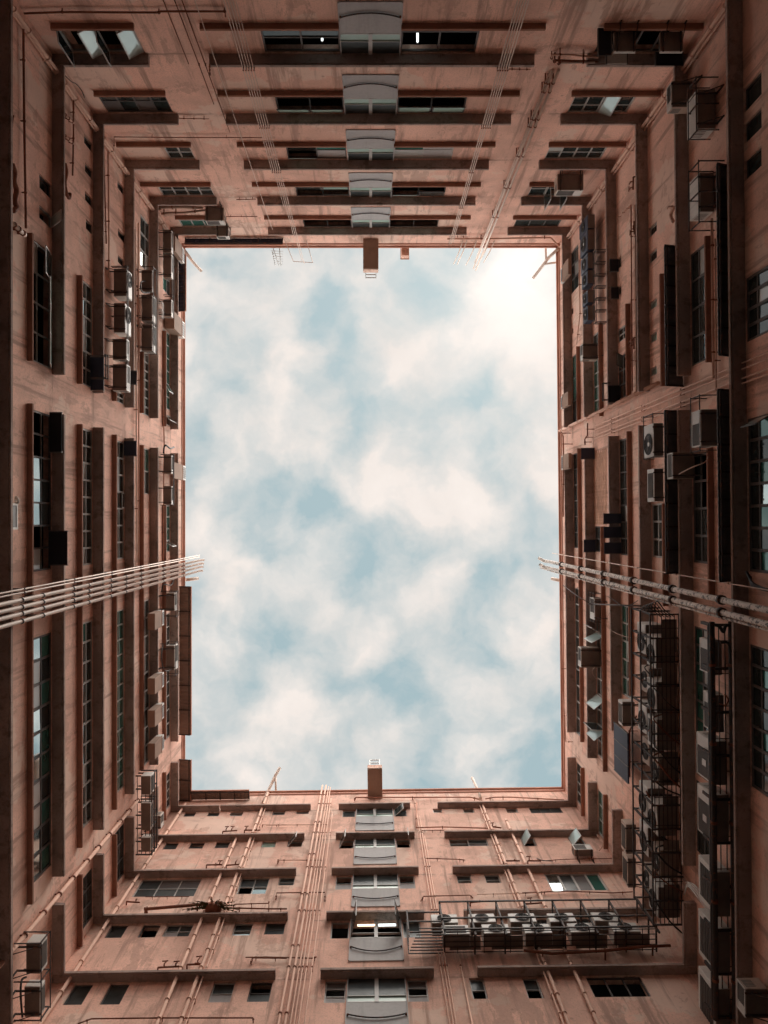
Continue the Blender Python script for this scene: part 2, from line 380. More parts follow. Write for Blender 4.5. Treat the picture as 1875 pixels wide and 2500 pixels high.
GL = dict(d='glass', m='mirror', t='teal', f='frost', c='pale_pane', g='grey', k='dframe', b='brick')
def obox_frame(m, o, e1, e2, e3, W_, H_, t, d, mt):
    m.obox(o, e1, e2, e3, (0, t), (0, H_), (-d, d), mt); m.obox(o, e1, e2, e3, (W_ - t, W_), (0, H_), (-d, d), mt)
    m.obox(o, e1, e2, e3, (t, W_ - t), (0, t), (-d * .9, d * .9), mt); m.obox(o, e1, e2, e3, (t, W_ - t), (H_ - t, H_), (-d * .9, d * .9), mt)
def window(key, k, a, b, rows, zb=None, zt=-.03, split=None, frame='frame', rec=None, sashes=(), t=.05, jit=.006, vary=None):
    """a, b: photo points on the two jambs (or u values); rows: strings bottom to top, one letter a pane, 'o' = open.
    sashes: (column, row or None, hinge, angle, letter)"""
    w = W[key]
    if split is None: split = .60 if key in 'LR' else .5
    if rec is None: rec = .055 if key in 'LR' else .07
    z1 = (ZC[k] if k is not None else TOP) + zt
    if zb is None: zb = -1.36
    z0 = (ZC[k] + zb) if not isinstance(zb, tuple) else hit(w, zb)[1]
    u0 = a if isinstance(a, float) else hit(w, a)[0]; u1 = b if isinstance(b, float) else hit(w, b)[0]
    if u1 < u0: u0, u1 = u1, u0
    HOLES[key].append((u0, u1, z0, z1))
    if key in 'LR' and k != 0 and len(rows) == 2 and len(rows[0]) > 2:
        # some panes turned pale or mirrored to stand in for sky reflection
        r_ = random.Random(int(abs(z0 * 97 + u0 * 31) * 10))
        rows = [''.join(('c' if r_.random() < .25 else c) if c == 'm' else (('c' if r_.random() < .2 else ('m' if r_.random() < .3 else c)) if c == 'd' and j == 0 else c) for c in row) for j, row in enumerate(rows)]
    nc = len(rows[0]); nr = len(rows)
    zs = [z0, z1] if nr == 1 else ([z0, z0 + (z1 - z0) * split, z1] if nr == 2 else [z0 + (z1 - z0) * i / nr for i in range(nr + 1)])
    us = [u0 + (u1 - u0) * i / nc for i in range(nc + 1)]
    m = mb(frame); n0, n1 = -rec - .03, -rec + .03
    m.box(w, u0, u0 + t, n0, n1, z0, z1); m.box(w, u1 - t, u1, n0, n1, z0, z1)
    m.box(w, u0 + t, u1 - t, n0 + .003, n1 - .003, z0, z0 + t); m.box(w, u0 + t, u1 - t, n0 + .003, n1 - .003, z1 - t, z1)
    for i in range(1, nc): m.box(w, us[i] - t * .55, us[i] + t * .55, n0 + .006, n1 - .006, z0 + t, z1 - t)
    for j in range(1, nr): m.box(w, u0 + t, u1 - t, n0 + .01, n1 - .01, zs[j] - t * .45, zs[j] + t * .45)
    o = m.build('window', parent=WING[key])
    pn = MB(); any_ = False
    for j in range(nr):
        for i in range(nc):
            c = rows[j][i]
            if c == 'o': continue
            any_ = True
            ju, jz = random.uniform(-jit, jit), random.uniform(-jit, jit)
            e = .02
            tl = -.055 if (key in 'LR' and nr == 2 and j == 0) else 0     # lower panes tipped so they mirror open sky past the canopy
            q = [P(w, uu, -rec - .002 + ju * su + jz * sz + tl * (1 - sz) * .5, zz) for uu, zz, su, sz in
                 ((us[i] + e, zs[j] + e, -1, -1), (us[i + 1] - e, zs[j] + e, 1, -1), (us[i + 1] - e, zs[j + 1] - e, 1, 1), (us[i] + e, zs[j + 1] - e, -1, 1))]
            pn.face(q, 'dim' if (key == 'B' and c == 'd') else GL[c])
    if any_: pn.build('pane', parent=o, fix=False)
    Z = Vector((0, 0, 1)); U3 = Vector((w.U.x, w.U.y, 0)); N3 = Vector((w.N.x, w.N.y, 0))
    for (ci, ri, hinge, ang, c) in sashes:
        ua, ub = us[ci] + .03, us[ci + 1] - .03
        za, zb_ = (z0 + t, z1 - t) if ri is None else (zs[ri] + .03, zs[ri + 1] - .03)
        A = math.radians(ang); Wd, Hd = ub - ua, zb_ - za; nn = -rec + .06
        if hinge == 'l': o_, e1, e2 = P(w, ua, nn, za), U3 * math.cos(A) + N3 * math.sin(A), Z
        elif hinge == 'r': o_, e1, e2 = P(w, ub, nn, za), -U3 * math.cos(A) + N3 * math.sin(A), Z
        elif hinge == 't': o_, e1, e2 = P(w, ua, nn, zb_), U3, -Z * math.cos(A) + N3 * math.sin(A)
        else: o_, e1, e2 = P(w, ua, nn, za), U3, Z * math.cos(A) + N3 * math.sin(A)
        e3 = e1.cross(e2).normalized()
        s = mb(frame)
        obox_frame(s, o_, e1, e2, e3, Wd, Hd, .04, .014, frame)
        s.obox(o_, e1, e2, e3, (.04, Wd - .04), (.04, Hd - .04), (-.004, .004), {'s': 'sash', 'd': 'glass', 'm': 'mirror', 'f': 'frost', 't': 'teal'}[c])
        s.build('open_sash', parent=o)
    return o, us, z0, z1
def pick(n, s): return ''.join(random.choice(s) for _ in range(n))

# plain canopies of the lower storeys, out of this frame
ZC += [16.6, 13.2, 9.7, 6.2]
for key in 'TBLR':
    for k in (6, 7, 8, 9): ledge(key, k, None, None)
# ---------------- top facade
for k, a, b in ((0, None, None),
                (1, None, zA(860, 380)), (1, zA(1215, 380), zC(255, 400)), (1, zC(575, 395), None),
                (2, None, zA(1027, 712)), (2, zA(1305, 712), zB(1535, 718)), (2, zC(415, 745), None),
                (3, None, zA(1150, 972)), (3, zA(1412, 982), zB(1405, 983)), (3, zC(285, 1018), None),
                (4, None, zA(1250, 1180)), (4, zA(1490, 1188), zB(1330, 1185)), (4, zC(180, 1228), None),
                (5, None, zA(1335, 1360)), (5, zA(1552, 1362), zB(1277, 1362)), (5, zC(98, 1408), None)):
    ledge('T', k, a, b)
for k, a, b in ((1, zA(262, 125), zA(752, 125)), (1, zA(1140, 128), zB(535, 128)), (1, zB(904, 130), zC(335, 150)), (1, zC(690, 150), zC(1290, 150)),
                (2, zA(527, 535), zA(950, 545)), (2, zA(1252, 540), zB(562, 545)), (2, zB(881, 545), zB(1590, 543)), (2, zC(487, 565), zC(1030, 560)),
                (3, zA(660, 832), zA(1095, 830)), (3, zA(1365, 835), zB(580, 835)), (3, zB(858, 840), zB(1448, 840)), (3, zC(350, 870), zC(820, 865)),
                (4, zA(800, 1062), zA(1210, 1062)), (4, zB(32, 1070), zB(596, 1070)), (4, zB(846, 1073), zB(1363, 1073)), (4, zC(232, 1112), zC(400, 1112)),
                (5, zA(1000, 1250), zA(1300, 1250)), (5, zB(103, 1260), zB(611, 1260)), (5, zB(833, 1260), zB(1305, 1260)), (5, zC(135, 1305), zC(522, 1302))):
    sill('T', k, a, b)
window('T', 1, zA(312, 142), zA(760, 140), ['oooo'], sashes=((1, None, 'r', 26, 's'), (3, None, 'r', 28, 's'), (0, None, 'l', 82, 'd'), (2, None, 'l', 82, 'd')))
window('T', 1, zB(75, 142), zB(538, 142), ['dd', 'oo'], frame='dframe')
window('T', 1, zB(903, 152), zB(1360, 155), ['gg', 'oo'], split=.3, frame='dframe')
window('T', 1, zC(690, 155), zC(1170, 160), ['oooo'], frame='dframe')
window('T', 2, zA(558, 547), zA(952, 547), ['dddd', 'kdkd'], frame='dframe')
window('T', 2, zB(165, 552), zB(562, 552), ['dg', 'oo'], split=.35, frame='dframe', sashes=((0, 1, 't', 22, 'f'), (1, 1, 't', 22, 'f')))
window('T', 2, zB(881, 555), zB(1283, 555), ['dd', 'oo'], split=.3, frame='dframe', sashes=((0, 1, 't', 18, 'f'), (1, 1, 't', 18, 'f'), (0, 0, 't', 14, 'f'), (1, 0, 't', 14, 'f')))
window('T', 2, zC(500, 577), zC(872, 577), ['dddd', 'ddod'], split=.68, sashes=((2, None, 'l', 20, 's'),))
window('T', 3, zA(937, 840), zA(1092, 838), ['dm', 'dd'], split=.62)
window('T', 3, zB(230, 850), zB(581, 850), ['dt', 'og'], frame='dframe', sashes=((0, 1, 't', 22, 'f'),))
window('T', 3, zB(858, 855), zB(1205, 855), ['tg', 'cg'], frame='frame')
window('T', 3, zC(350, 882), zC(700, 882), ['cddd', 'dddd'], split=.62)
window('T', 4, zA(902, 1068), zA(1212, 1068), ['ddmm', 'dddd'], split=.6)
window('T', 4, zB(285, 1080), zB(597, 1080), ['dd', 'oo'], frame='dframe', sashes=((0, 1, 't', 20, 'd'), (1, 1, 't', 18, 'd'), (0, 0, 't', 15, 'd'), (1, 0, 't', 15, 'f')))
window('T', 4, zB(846, 1084), zB(1160, 1084), ['gg', 'oo'], split=.4, frame='dframe', sashes=((0, 1, 't', 20, 'f'), (1, 1, 't', 10, 'm')))
window('T', 4, zC(240, 1122), zC(540, 1122), ['doo', 'doo'], sashes=((1, None, 'l', 88, 'd'), (2, None, 'l', 92, 'd')))
window('T', 5, zA(1022, 1262), zA(1302, 1262), ['tttt', 'tttt'], frame='frame')
window('T', 5, zB(330, 1275), zB(611, 1275), ['dd', 'oo'], frame='dframe', split=.4, sashes=((0, 1, 't', 20, 'f'), (1, 1, 't', 20, 'f')))
window('T', 5, zB(833, 1275), zB(1117, 1275), ['dd', 'oo'], frame='dframe', split=.4, sashes=((0, 1, 't', 20, 'f'), (1, 1, 't', 20, 'f')))
window('T', 5, zC(150, 1318), zC(425, 1318), ['mmd', 'ddd'], split=.5, frame='dframe')

def stair(key, k, ua, ub, z0, z1, zg0, zg1, open_=False):
    """grey cladding bay of the staircase with a green-glazed strip"""
    w = W[key]; p = .035
    m = mb('grey')
    m.box(w, ua, ub, -.05, p, z0, zg0 - .002)
    uc_ = (ua + ub) / 2
    # vertical joint, raised
    m.box(w, uc_ - .014, uc_ + .014, p - .01, p + .008, z0 + .05, zg0 - .05)
    m.box(w, ua - .03, ua, -.05, p + .03, z0, z1); m.box(w, ub, ub + .03, -.05, p + .03, z0, z1)
    s = m.build('stair_panel', parent=WING[key])
    f = mb('frame')
    f.box(w, uc_ - .06, uc_ + .06, -.04, p + .012, zg0, z1)
    f.box(w, ua, ub, -.03, p + .004, zg0 - .001, zg0 + .04)
    f.box(w, ua, ub, -.03, p + .004, (zg0 + zg1) / 2 - .012, (zg0 + zg1) / 2 + .012)
    f.build('mullion', parent=s)
    if open_:
        HOLES[key].append((ua, ub, zg0 + .05, z1 - .02))
        U3 = Vector((w.U.x, w.U.y, 0)); N3 = Vector((w.N.x, w.N.y, 0)); Z = Vector((0, 0, 1))
        for uu, sg in ((ua + .02, 1), (ub - .02, -1)):
            A = math.radians(76); e1 = U3 * sg * math.cos(A) + N3 * math.sin(A); o_ = P(w, uu, p + .04, zg0 + .06)
            x = mb('dframe'); obox_frame(x, o_, e1, Z, e1.cross(Z), .72, z1 - zg0 - .12, .045, .016, 'dframe')
            hh = z1 - zg0 - .12
            for q_ in (.33, .66): x.obox(o_, e1, Z, e1.cross(Z), (.045, .675), (hh * q_ - .015, hh * q_ + .015), (-.012, .012), 'dframe')
            x.obox(o_, e1, Z, e1.cross(Z), (.045, .675), (.045, hh - .045), (-.004, .004), 'glass'); x.build('open_sash', parent=s)
        return
    q = MB(); q.mi('frost')
    for a, b in ((ua, uc_ - .06), (uc_ + .06, ub)):
        for zz, zt, mm in ((zg0 + .04, (zg0 + zg1) / 2, 'frost'), ((zg0 + zg1) / 2, zg1, 'dim'), (zg1, z1, 'dim')):
            q.face([P(w, a, .005, zz), P(w, b, .005, zz), P(w, b, .005, zt), P(w, a, .005, zt)], mm)
    q.build('glazing', parent=s, fix=False)
CHAINS = []
ua, ub = hit(T, zB(563, 430))[0], hit(T, zB(880, 430))[0]
for k in range(1, 6):
    zc = ZC[k]
    stair('T', k, ua, ub, ZC[k - 1] + 1.08, zc - .01, zc - 1.02, zc - .25)
    CHAINS.append(('T', k, ua + .03, ub - .03, zc - 1.72, .22))

# ---------------- bottom facade
for k, a, b in ((5, zD(-260, 266), zD(258, 262)), (5, zD(420, 255), zD(832, 258)), (5, zD(990, 250), None),
                (4, None, zD(222, 430)), (4, zD(403, 425), zD(858, 428)), (4, zD(1030, 420), None),
                (3, None, zD(172, 640)), (3, zD(378, 635), zD(882, 632)), (3, zD(1078, 625), None),
                (2, None, zD(122, 902)), (2, zD(347, 900), zD(915, 895)), (2, zD(1145, 888), None),
                (1, None, L4(1590, 1240)), (1, zD(313, 1228), zD(970, 1218)), (1, zD(1222, 1208), None), (0, None, None)):
    ledge('B', k, a, b)
ledge('B', 5, None, zD(-268, 266))
for k, a, b, y, rows in ((5, 1058, 1122, 340, ['d']), (5, 1195, 1262, 338, ['d']), (5, 1325, 1398, 338, ['c', 'o']), (5, 1572, 1645, 332, ['m', 'd']),
                         (4, 938, 1015, 530, ['d']), (4, 1088, 1170, 525, ['d', 'o']), (4, 1238, 1318, 522, ['d']), (4, 1508, 1590, 518, ['f']),
                         (3, 760, 1120, 803, ['ddd', 'dkk']), (3, 1365, 1535, 788, ['om', 'dd']),
                         (2, 600, 700, 1042, ['d']), (2, 790, 895, 1040, ['o']), (2, 935, 1090, 1034, ['gd', 'dd']), (2, 1338, 1445, 1028, ['m', 'd']), (2, 1525, 1640, 1022, ['d', 'd']),
                         (1, 358, 470, 1430, ['d']), (1, 572, 690, 1428, ['d']), (1, 1200, 1330, 1415, ['g', 'd']), (1, 1425, 1555, 1412, ['d', 'o'])):
    window('B', k, L4(a, y), L4(b, y), rows, zb=L4((a + b) / 2, y), frame='dframe' if rows[0] in 'do' else 'frame', t=.035, rec=.09)
for k, a, b, y, rows, sh in ((5, 170, 245, 325, ['d', 'o'], ()), (5, 968, 1020, 318, ['c', 'o'], ()), (5, 1145, 1208, 318, ['m', 'o'], ()), (5, 1395, 1462, 318, ['m', 'o'], ()),
                             (4, 120, 205, 515, ['o'], ((0, None, 'l', 52, 'd'),)), (4, 1065, 1290, 511, ['mk', 'od'], ()), (4, 1490, 1570, 511, ['o'], ((0, None, 'l', 58, 's'),)),
                             (3, 65, 158, 738, ['d', 'd'], ()), (3, 1110, 1195, 726, ['m', 'd'], ()), (3, 1275, 1362, 724, ['m', 'd'], ()),
                             (1, 1198, 1285, 1395, ['o', 'd'], ()), (1, 1518, 1610, 1392, ['o', 'd'], ())):
    window('B', k, zD(a, y), zD(b, y), rows, zb=zD((a + b) / 2, y), t=.035, rec=.09, sashes=sh)
window('B', 5, R4(62, 373), R4(280, 373), ['ddd'], zb=R4(170, 373), frame='dframe', t=.035)
window('B', 4, R4(340, 596), R4(440, 596), ['o'], zb=R4(390, 596), sashes=((0, None, 'l', 50, 's'),), t=.035)
window('B', 3, R4(200, 896), R4(590, 896), ['mdkt'], zb=R4(395, 896), t=.07)
window('B', 1, R4(490, 1614), R4(875, 1614), ['ooo'], zb=R4(680, 1614), frame='dframe', t=.035)
window('B', 2, R4(60, 1210), R4(280, 1210), ['dd'], zb=-1.1, frame='dframe')
window('B', 2, R4(420, 1210), R4(700, 1210), ['ddd'], zb=-1.1, frame='dframe')
ub0, ub1 = hit(B, zD(497, 860))[0], hit(B, zD(770, 860))[0]
ul, ur = hit(B, zD(396, 775))[0], hit(B, zD(867, 775))[0]
sidep = {5: ('d', 'd', (), ((0, None, 'l', 40, 'd'),)), 4: ('o', 'o', ((0, None, 'l', 66, 'd'),), ((0, None, 'r', 84, 'd'),)),
         3: ('go', 'go', (), ()), 2: ('o', 'd', (), ()), 1: ('gok', 'gok', (), ())}
for k in range(1, 6):
    zc = ZC[k]; A_, C_, s1, s2 = sidep[k]
    h = .95 if k > 3 else 1.2
    zl = ZC[k - 1] + .93
    stair('B', k, ub0, ub1, zl, zc - .01, zc - h, zc - h + .62, open_=k == 2)
    CHAINS.append(('B', k, ub0 + .03, ub1 - .03, zc - 1.75, .16))
    for (a, b, pat, sh) in ((ul, ub0 - .06, A_, s1), (ub1 + .06, ur, C_, s2)):
        window('B', k, float(a), float(b), list(pat) if len(pat) > 1 else [pat], zb=-h + .05, sashes=sh, rec=.08, t=.04)
# the second storey of the stair bay: two centre lights swung open over lit tubes
w = B
# ---------------- left facade
for k, a, b in ((0, None, None),
                (1, None, L1(515, 1370)), (1, L2(520, 205), L4(360, 700)), (1, L4(360, 865), None),
                (2, None, L1(835, 1520)), (2, L2(840, 310), L4(592, 425)), (2, L4(592, 570), None),
                (3, None, L2(1090, 150)), (3, L2(1092, 400), L4(775, 210)), (3, L4(775, 345), None),
                (4, None, L2(1283, 235)), (4, L2(1283, 475), L3(1280, 1550)), (4, L3(1280, 1730), None),
                (5, None, L2(1445, 325)), (5, L2(1445, 520), L3(1448, 1355)), (5, L3(1448, 1525), None)):
    ledge('L', k, a, b)
for k, a, b in ((1, L1(268, 230), L1(270, 1265)), (1, L2(278, 120), L4(170, 870)),
                (2, L1(658, 562), L1(660, 1445)), (2, L2(658, 280), L4(455, 545)), (2, L4(455, 705), L4(455, 1125)),
                (3, L1(940, 1480), L2(935, 90)), (3, L2(938, 365), L4(672, 305)), (3, L4(672, 450), L4(665, 825)),
                (4, L1(1165, 1190), L2(1160, 190)), (4, L2(1160, 450), L3(1162, 1600)),
                (5, L1(1335, 1010), L2(1345, 300)), (5, L2(1345, 940), L3(1340, 1350)), (5, L3(1335, 1625), L4(945, 385))):
    sill('L', k, a, b, dz=-1.72 if k == 1 else -1.48, p=.15 if k == 1 else .17)
window('L', 1, L1(285, 290), L1(285, 1272), ['cooo', 'oooo'], split=.4, zb=-1.6, sashes=((1, 1, 't', 20, 'f'), (2, 1, 't', 20, 'f'), (3, 1, 't', 20, 'f'), (0, 1, 't', 12, 'd')))
window('L', 1, L2(285, 170), L2(278, 1480), ['oommmoc', 'oooddoo'], split=.58, zb=-1.6, frame='dframe')
window('L', 1, L3(268, 525), L4(185, 740), ['mmmmmmmmmm', 'tdtdttdtdt'], split=.58, zb=-1.6, frame='dframe', t=.07)
window('L', 2, L1(665, 600), L1(665, 1450), ['mmmmmm', 'dddddd'], t=.06)
window('L', 2, L2(668, 312), L2(680, 1430), ['dmmmmmmm', 'dddddddd'], t=.06, jit=.02)
window('L', 2, L3(676, 400), L4(475, 418), ['tmmmmmmmmm', 'dddddddddd'], t=.06)
window('L', 2, L4(475, 705), L4(475, 1005), ['ddd', 'ddd'], frame='dframe')
window('L', 3, L1(945, 1500), L2(945, 100), ['mm', 'dd'])
window('L', 3, L2(945, 412), L2(950, 1382), ['dmmmmmm', 'ddddddd'], jit=.02, t=.06, sashes=((3, 1, 't', 8, 'd'),))
window('L', 3, L3(950, 305), L4(682, 205), ['tttttttttttt', 'tttttttttttt'])
window('L', 3, L4(680, 420), L4(680, 725), ['ddd', 'ddd'], frame='dframe')
window('L', 4, L1(1140, 70), L1(1168, 520), ['ddm', 'ddm'], t=.06)
window('L', 4, L1(1170, 1190), L2(1165, 205), ['fffffff', 'ddddddd'], t=.06)
window('L', 4, L2(1170, 475), L2(1175, 850), ['tc', 'td'])
window('L', 4, L3(1170, 220), L3(1172, 1560), ['mdddmmddm', 'ddddddddd'], t=.06)
window('L', 5, L1(1335, 190), L1(1335, 700), ['tttt', 'dddd'])
window('L', 5, L1(1335, 1010), L2(1350, 160), ['tttttt', 'tttttt'], sashes=((4, 0, 'l', 30, 't'),))
window('L', 5, L2(1348, 205), L2(1350, 290), ['o'], sashes=((0, None, 'l', 45, 'm'),))
window('L', 5, L2(1350, 940), L2(1352, 1320), ['ttto', 'tttt'], sashes=((3, 0, 'l', 60, 'm'),))
window('L', 5, L3(1345, 330), L3(1345, 1350), ['dmmdmmmmm', 'ddddddddd'])
window('L', 5, L3(1345, 1640), L4(960, 310), ['mmdd', 'dddd'])
for k, a, b, zt in ((2, (487, 772), (487, 825), None), (2, (492, 937), (492, 990), None), (2, (492, 1102), (492, 1155), None), (2, (497, 1265), (497, 1322), None),
                    (3, (680, 1040), (680, 1085), None), (3, (683, 1318), (683, 1368), None), (1, (228, 1000), (228, 1085), None)):
    window('L', k, zA(*a), zA(*b), ['d'], zb=zA(*a), frame='dframe', t=.035, rec=.09)
window('L', 1, zA(228, 1185), zA(228, 1262), ['o'], zb=zA(228, 1185), sashes=((0, None, 't', 42, 's'),), t=.035)
for y0, y1 in ((125, 190), (345, 412)): window('L', 2, L1(695, y0), L1(695, y1), ['d'], zb=L1(695, y0), frame='dframe', t=.035, rec=.09) if False else None
for y0, y1 in ((190, 245), (400, 462)):
    window('L', 3, L1(955, y0), L1(955, y1), ['d'], zb=L1(955, y0), frame='dframe', t=.035, rec=.09)

# ---------------- right facade
for k, a, b in ((0, None, None),
                (1, None, R1(995, 1255)), (1, R2(995, 155), R4(1095, 740)), (1, R4(1110, 1010), None),
                (2, None, R1(700, 1375)), (2, R2(712, 265), None),
                (3, None, R1(480, 1470)), (3, R2(485, 345), R3(520, 1170)), (3, R4(630, 380), None),
                (4, None, R2(312, 200)), (4, R2(315, 430), R3(345, 1375)), (4, R3(345, 1555), None),
                (5, None, R2(158, 280)), (5, R2(160, 480), R3(185, 1175)), (5, R3(190, 1365), None)):
    ledge('R', k, a, b)
for k, a, b in ((5, R1(255, 1035), R2(250, 245)), (5, R2(258, 435), R3(285, 1250)), (5, R3(290, 1445), R4(412, 415)),
                (4, R1(410, 870), R2(415, 200)), (4, R2(425, 1010), R3(453, 1470)), (4, R4(560, 265), R4(568, 640)),
                (3, R1(612, 725), R1(622, 1410)), (3, R2(620, 310), R3(640, 900)),
                (2, R1(870, 500), R1(880, 1330)), (2, R2(885, 840), R2(890, 1600)),
                (1, R1(1222, 205), R1(1232, 1145)), (1, R2(1240, 410), R2(1255, 1530))):
    sill('R', k, a, b, dz=-1.5)
window('R', 5, R1(250, 300), R1(245, 620), ['ddd', 'ddd'], frame='dframe')
window('R', 5, R1(240, 1100), R2(245, 245), ['ddd', 'ttd'], frame='dframe')
window('R', 5, R2(248, 470), R2(255, 1172), ['dddddd', 'dddddd'], frame='dframe')
window('R', 5, R3(255, 110), R3(270, 1200), ['ddddddddd'], zb=-1.2, frame='frame')
window('R', 5, R3(280, 1420), R4(395, 330), ['dddd'], zb=-1.2, frame='frame')
window('R', 4, R1(403, 935), R1(403, 1030), ['d', 'd'])
window('R', 4, R1(400, 1130), R2(408, 175), ['mmmm', 'tttt'])
window('R', 4, R2(410, 1010), R2(415, 1200), ['dd', 'dd'], frame='dframe')
window('R', 4, R3(425, 330), R3(437, 1370), ['oodddoomo', 'ooddddodo'], sashes=((0, None, 'r', 60, 'm'), (1, None, 'l', 64, 's'), (5, None, 'l', 50, 's'), (7, None, 'l', 52, 's'), (6, None, 'r', 85, 'd')))
window('R', 4, R4(550, 255), R4(553, 560), ['ddd', 'ttt'])
window('R', 3, R1(605, 880), R1(605, 985), ['dd', 'dd'])
window('R', 3, R1(605, 1095), R1(605, 1415), ['ooo', 'ooo'], frame='dframe', sashes=((0, 0, 't', 35, 's'),))
window('R', 3, R2(610, 360), R2(613, 1225), ['dmdmdmd', 'ddddddd'], frame='dframe')
window('R', 3, R3(622, 240), R3(630, 920), ['mmmmm', 'ttttt'], t=.06)
for y0, y1 in ((115, 190), (310, 390), (680, 745), (925, 995), (1182, 1245)):
    window('R', 2, R1(840, y0), R1(840, y1), ['f' if y0 > 600 else 'd'], zb=R1(840, y0 + 30), t=.06, rec=.08)
for y0, y1, x in ((375, 450, 578), (595, 650, 578)):
    window('R', 3, R1(x, y0), R1(x, y1), ['o'], zb=R1(x, y0 + 30), frame='dframe', t=.035, rec=.09)
for y0, y1 in ((755, 800), (905, 945)):
    window('R', 5, R1(225, y0), R1(225, y1), ['d'], zb=R1(225, y0 + 20), frame='dframe', t=.035, rec=.08)
window('R', 2, R2(875, 840), R2(875, 1245), ['mmm', 'ddd'], t=.06)
window('R', 1, R1(1215, 260), R1(1225, 1130), ['mmmm', 'dddd'], t=.06, frame='dframe')
window('R', 1, R2(1222, 460), R2(1225, 1290), ['oomm', 'dddd'], t=.07, frame='dframe')
window('R', 1, R3(1225, 420), R3(1245, 1560), ['cmcmcdmc', 'tttttttt'], t=.06, frame='dframe')
window('R', 1, R4(1180, 150), R4(1190, 640), ['ddd', 'ddd'], frame='dframe')
window('R', 0, R1(1655, 440), R1(1655, 940), ['dcdd', 'dddd'], t=.07, frame='dframe')
window('R', 0, R2(1655, 180), R2(1655, 1360), ['tdtmtdt', 'ddddddd'], t=.07, frame='dframe', sashes=((0, 0, 'l', 60, 's'),))
window('R', 0, R3(1655, 560), R3(1655, 1650), ['dtddtdd', 'ddddddd'], t=.07, frame='dframe')
for y0, y1 in ((415, 560), (640, 760), (870, 990)):
    window('R', 0, zC(1620, y0), zC(1625, y1), ['d'], zb=zC(1620, y0 + 50), frame='dframe', t=.035, rec=.09)

# ---------------- walls with real openings, parapets, roofs
def facade_wall(key):
    w = W[key]; u0, u1 = ENDS[key]; z0, z1 = -EYE, TOP - .42
    hs = HOLES[key]
    def uniq(v):
        v = sorted(v); o = [v[0]]
        for x in v[1:]:
            if x - o[-1] > 1e-5: o.append(x)
        return o
    us = uniq([u0, u1] + [x for h in hs for x in h[:2]]); zs = uniq([z0, z1, 18.8] + [x for h in hs for x in h[2:]])
    m = mb('wall'); i0 = 0
    m.v = [P(w, u, 0, z) for u in us for z in zs]; nz = len(zs)
    for i in range(len(us) - 1):
        for j in range(nz - 1):
            cu, cz = (us[i] + us[i + 1]) / 2, (zs[j] + zs[j + 1]) / 2
            if any(a < cu < b and c < cz < d for a, b, c, d in hs): continue
            m.f.append((i * nz + j, (i + 1) * nz + j, (i + 1) * nz + j + 1, i * nz + j + 1)); m.m.append(m.mi('podium') if cz < 18.8 else 0); m.sm.append(False)
    for a, b, c, d in hs:
        r = -.26
        for q in (((a, c), (a, d)), ((b, c), (b, d)), ((a, c), (b, c)), ((a, d), (b, d))):
            (ua_, za_), (ub_, zb_) = q
            m.face([P(w, ua_, 0, za_), P(w, ub_, 0, zb_), P(w, ub_, r, zb_), P(w, ua_, r, za_)], 'wall')
    m.build('wall', parent=WING[key], fix=False)
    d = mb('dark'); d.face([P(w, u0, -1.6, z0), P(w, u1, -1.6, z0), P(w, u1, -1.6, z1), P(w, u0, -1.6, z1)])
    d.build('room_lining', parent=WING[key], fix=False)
    e = .0 if key in 'TB' else .0
    # parapet with two mouldings and a coping; mitred ends
    m = mb('wall'); i = 0
    prof = [(0, TOP - .42), (.05, TOP - .40), (.05, TOP - .30), (.015, TOP - .28), (.015, TOP - .12), (.10, TOP - .10), (.10, TOP), (-.35, TOP), (-.35, TOP - .8)]
    n = len(prof)
    for s, uu in ((1, u0), (-1, u1)): m.v += [P(w, uu + s * a_, a_, b_) for a_, b_ in prof]
    for j in range(n - 1):
        m.f.append((j, j + 1, n + j + 1, n + j)); m.m.append(m.mi('coping') if j in (0, 1, 4, 5) else 0); m.sm.append(False)
    m.build('parapet', parent=WING[key], fix=False)
    r = mb('roof'); r.face([P(w, u0 - 9 , -.3, TOP - .8), P(w, u1 + 9, -.3, TOP - .8), P(w, u1 + 9, -10, TOP - .8), P(w, u0 - 9, -10, TOP - .8)]) if key in 'TB' else \
        r.face([P(w, u0 + .3, -.3, TOP - .8), P(w, u1 - .3, -.3, TOP - .8), P(w, u1 - .3, -10, TOP - .8), P(w, u0 + .3, -10, TOP - .8)])
    r.build('roof', parent=WING[key], fix=False)
    b = mb('wall'); b.face([P(w, u0 - 10, -10, z0), P(w, u1 + 10, -10, z0), P(w, u1 + 10, -10, TOP - .8), P(w, u0 - 10, -10, TOP - .8)])
    b.build('rear_wall', parent=WING[key], fix=False)
for k in W: facade_wall(k)
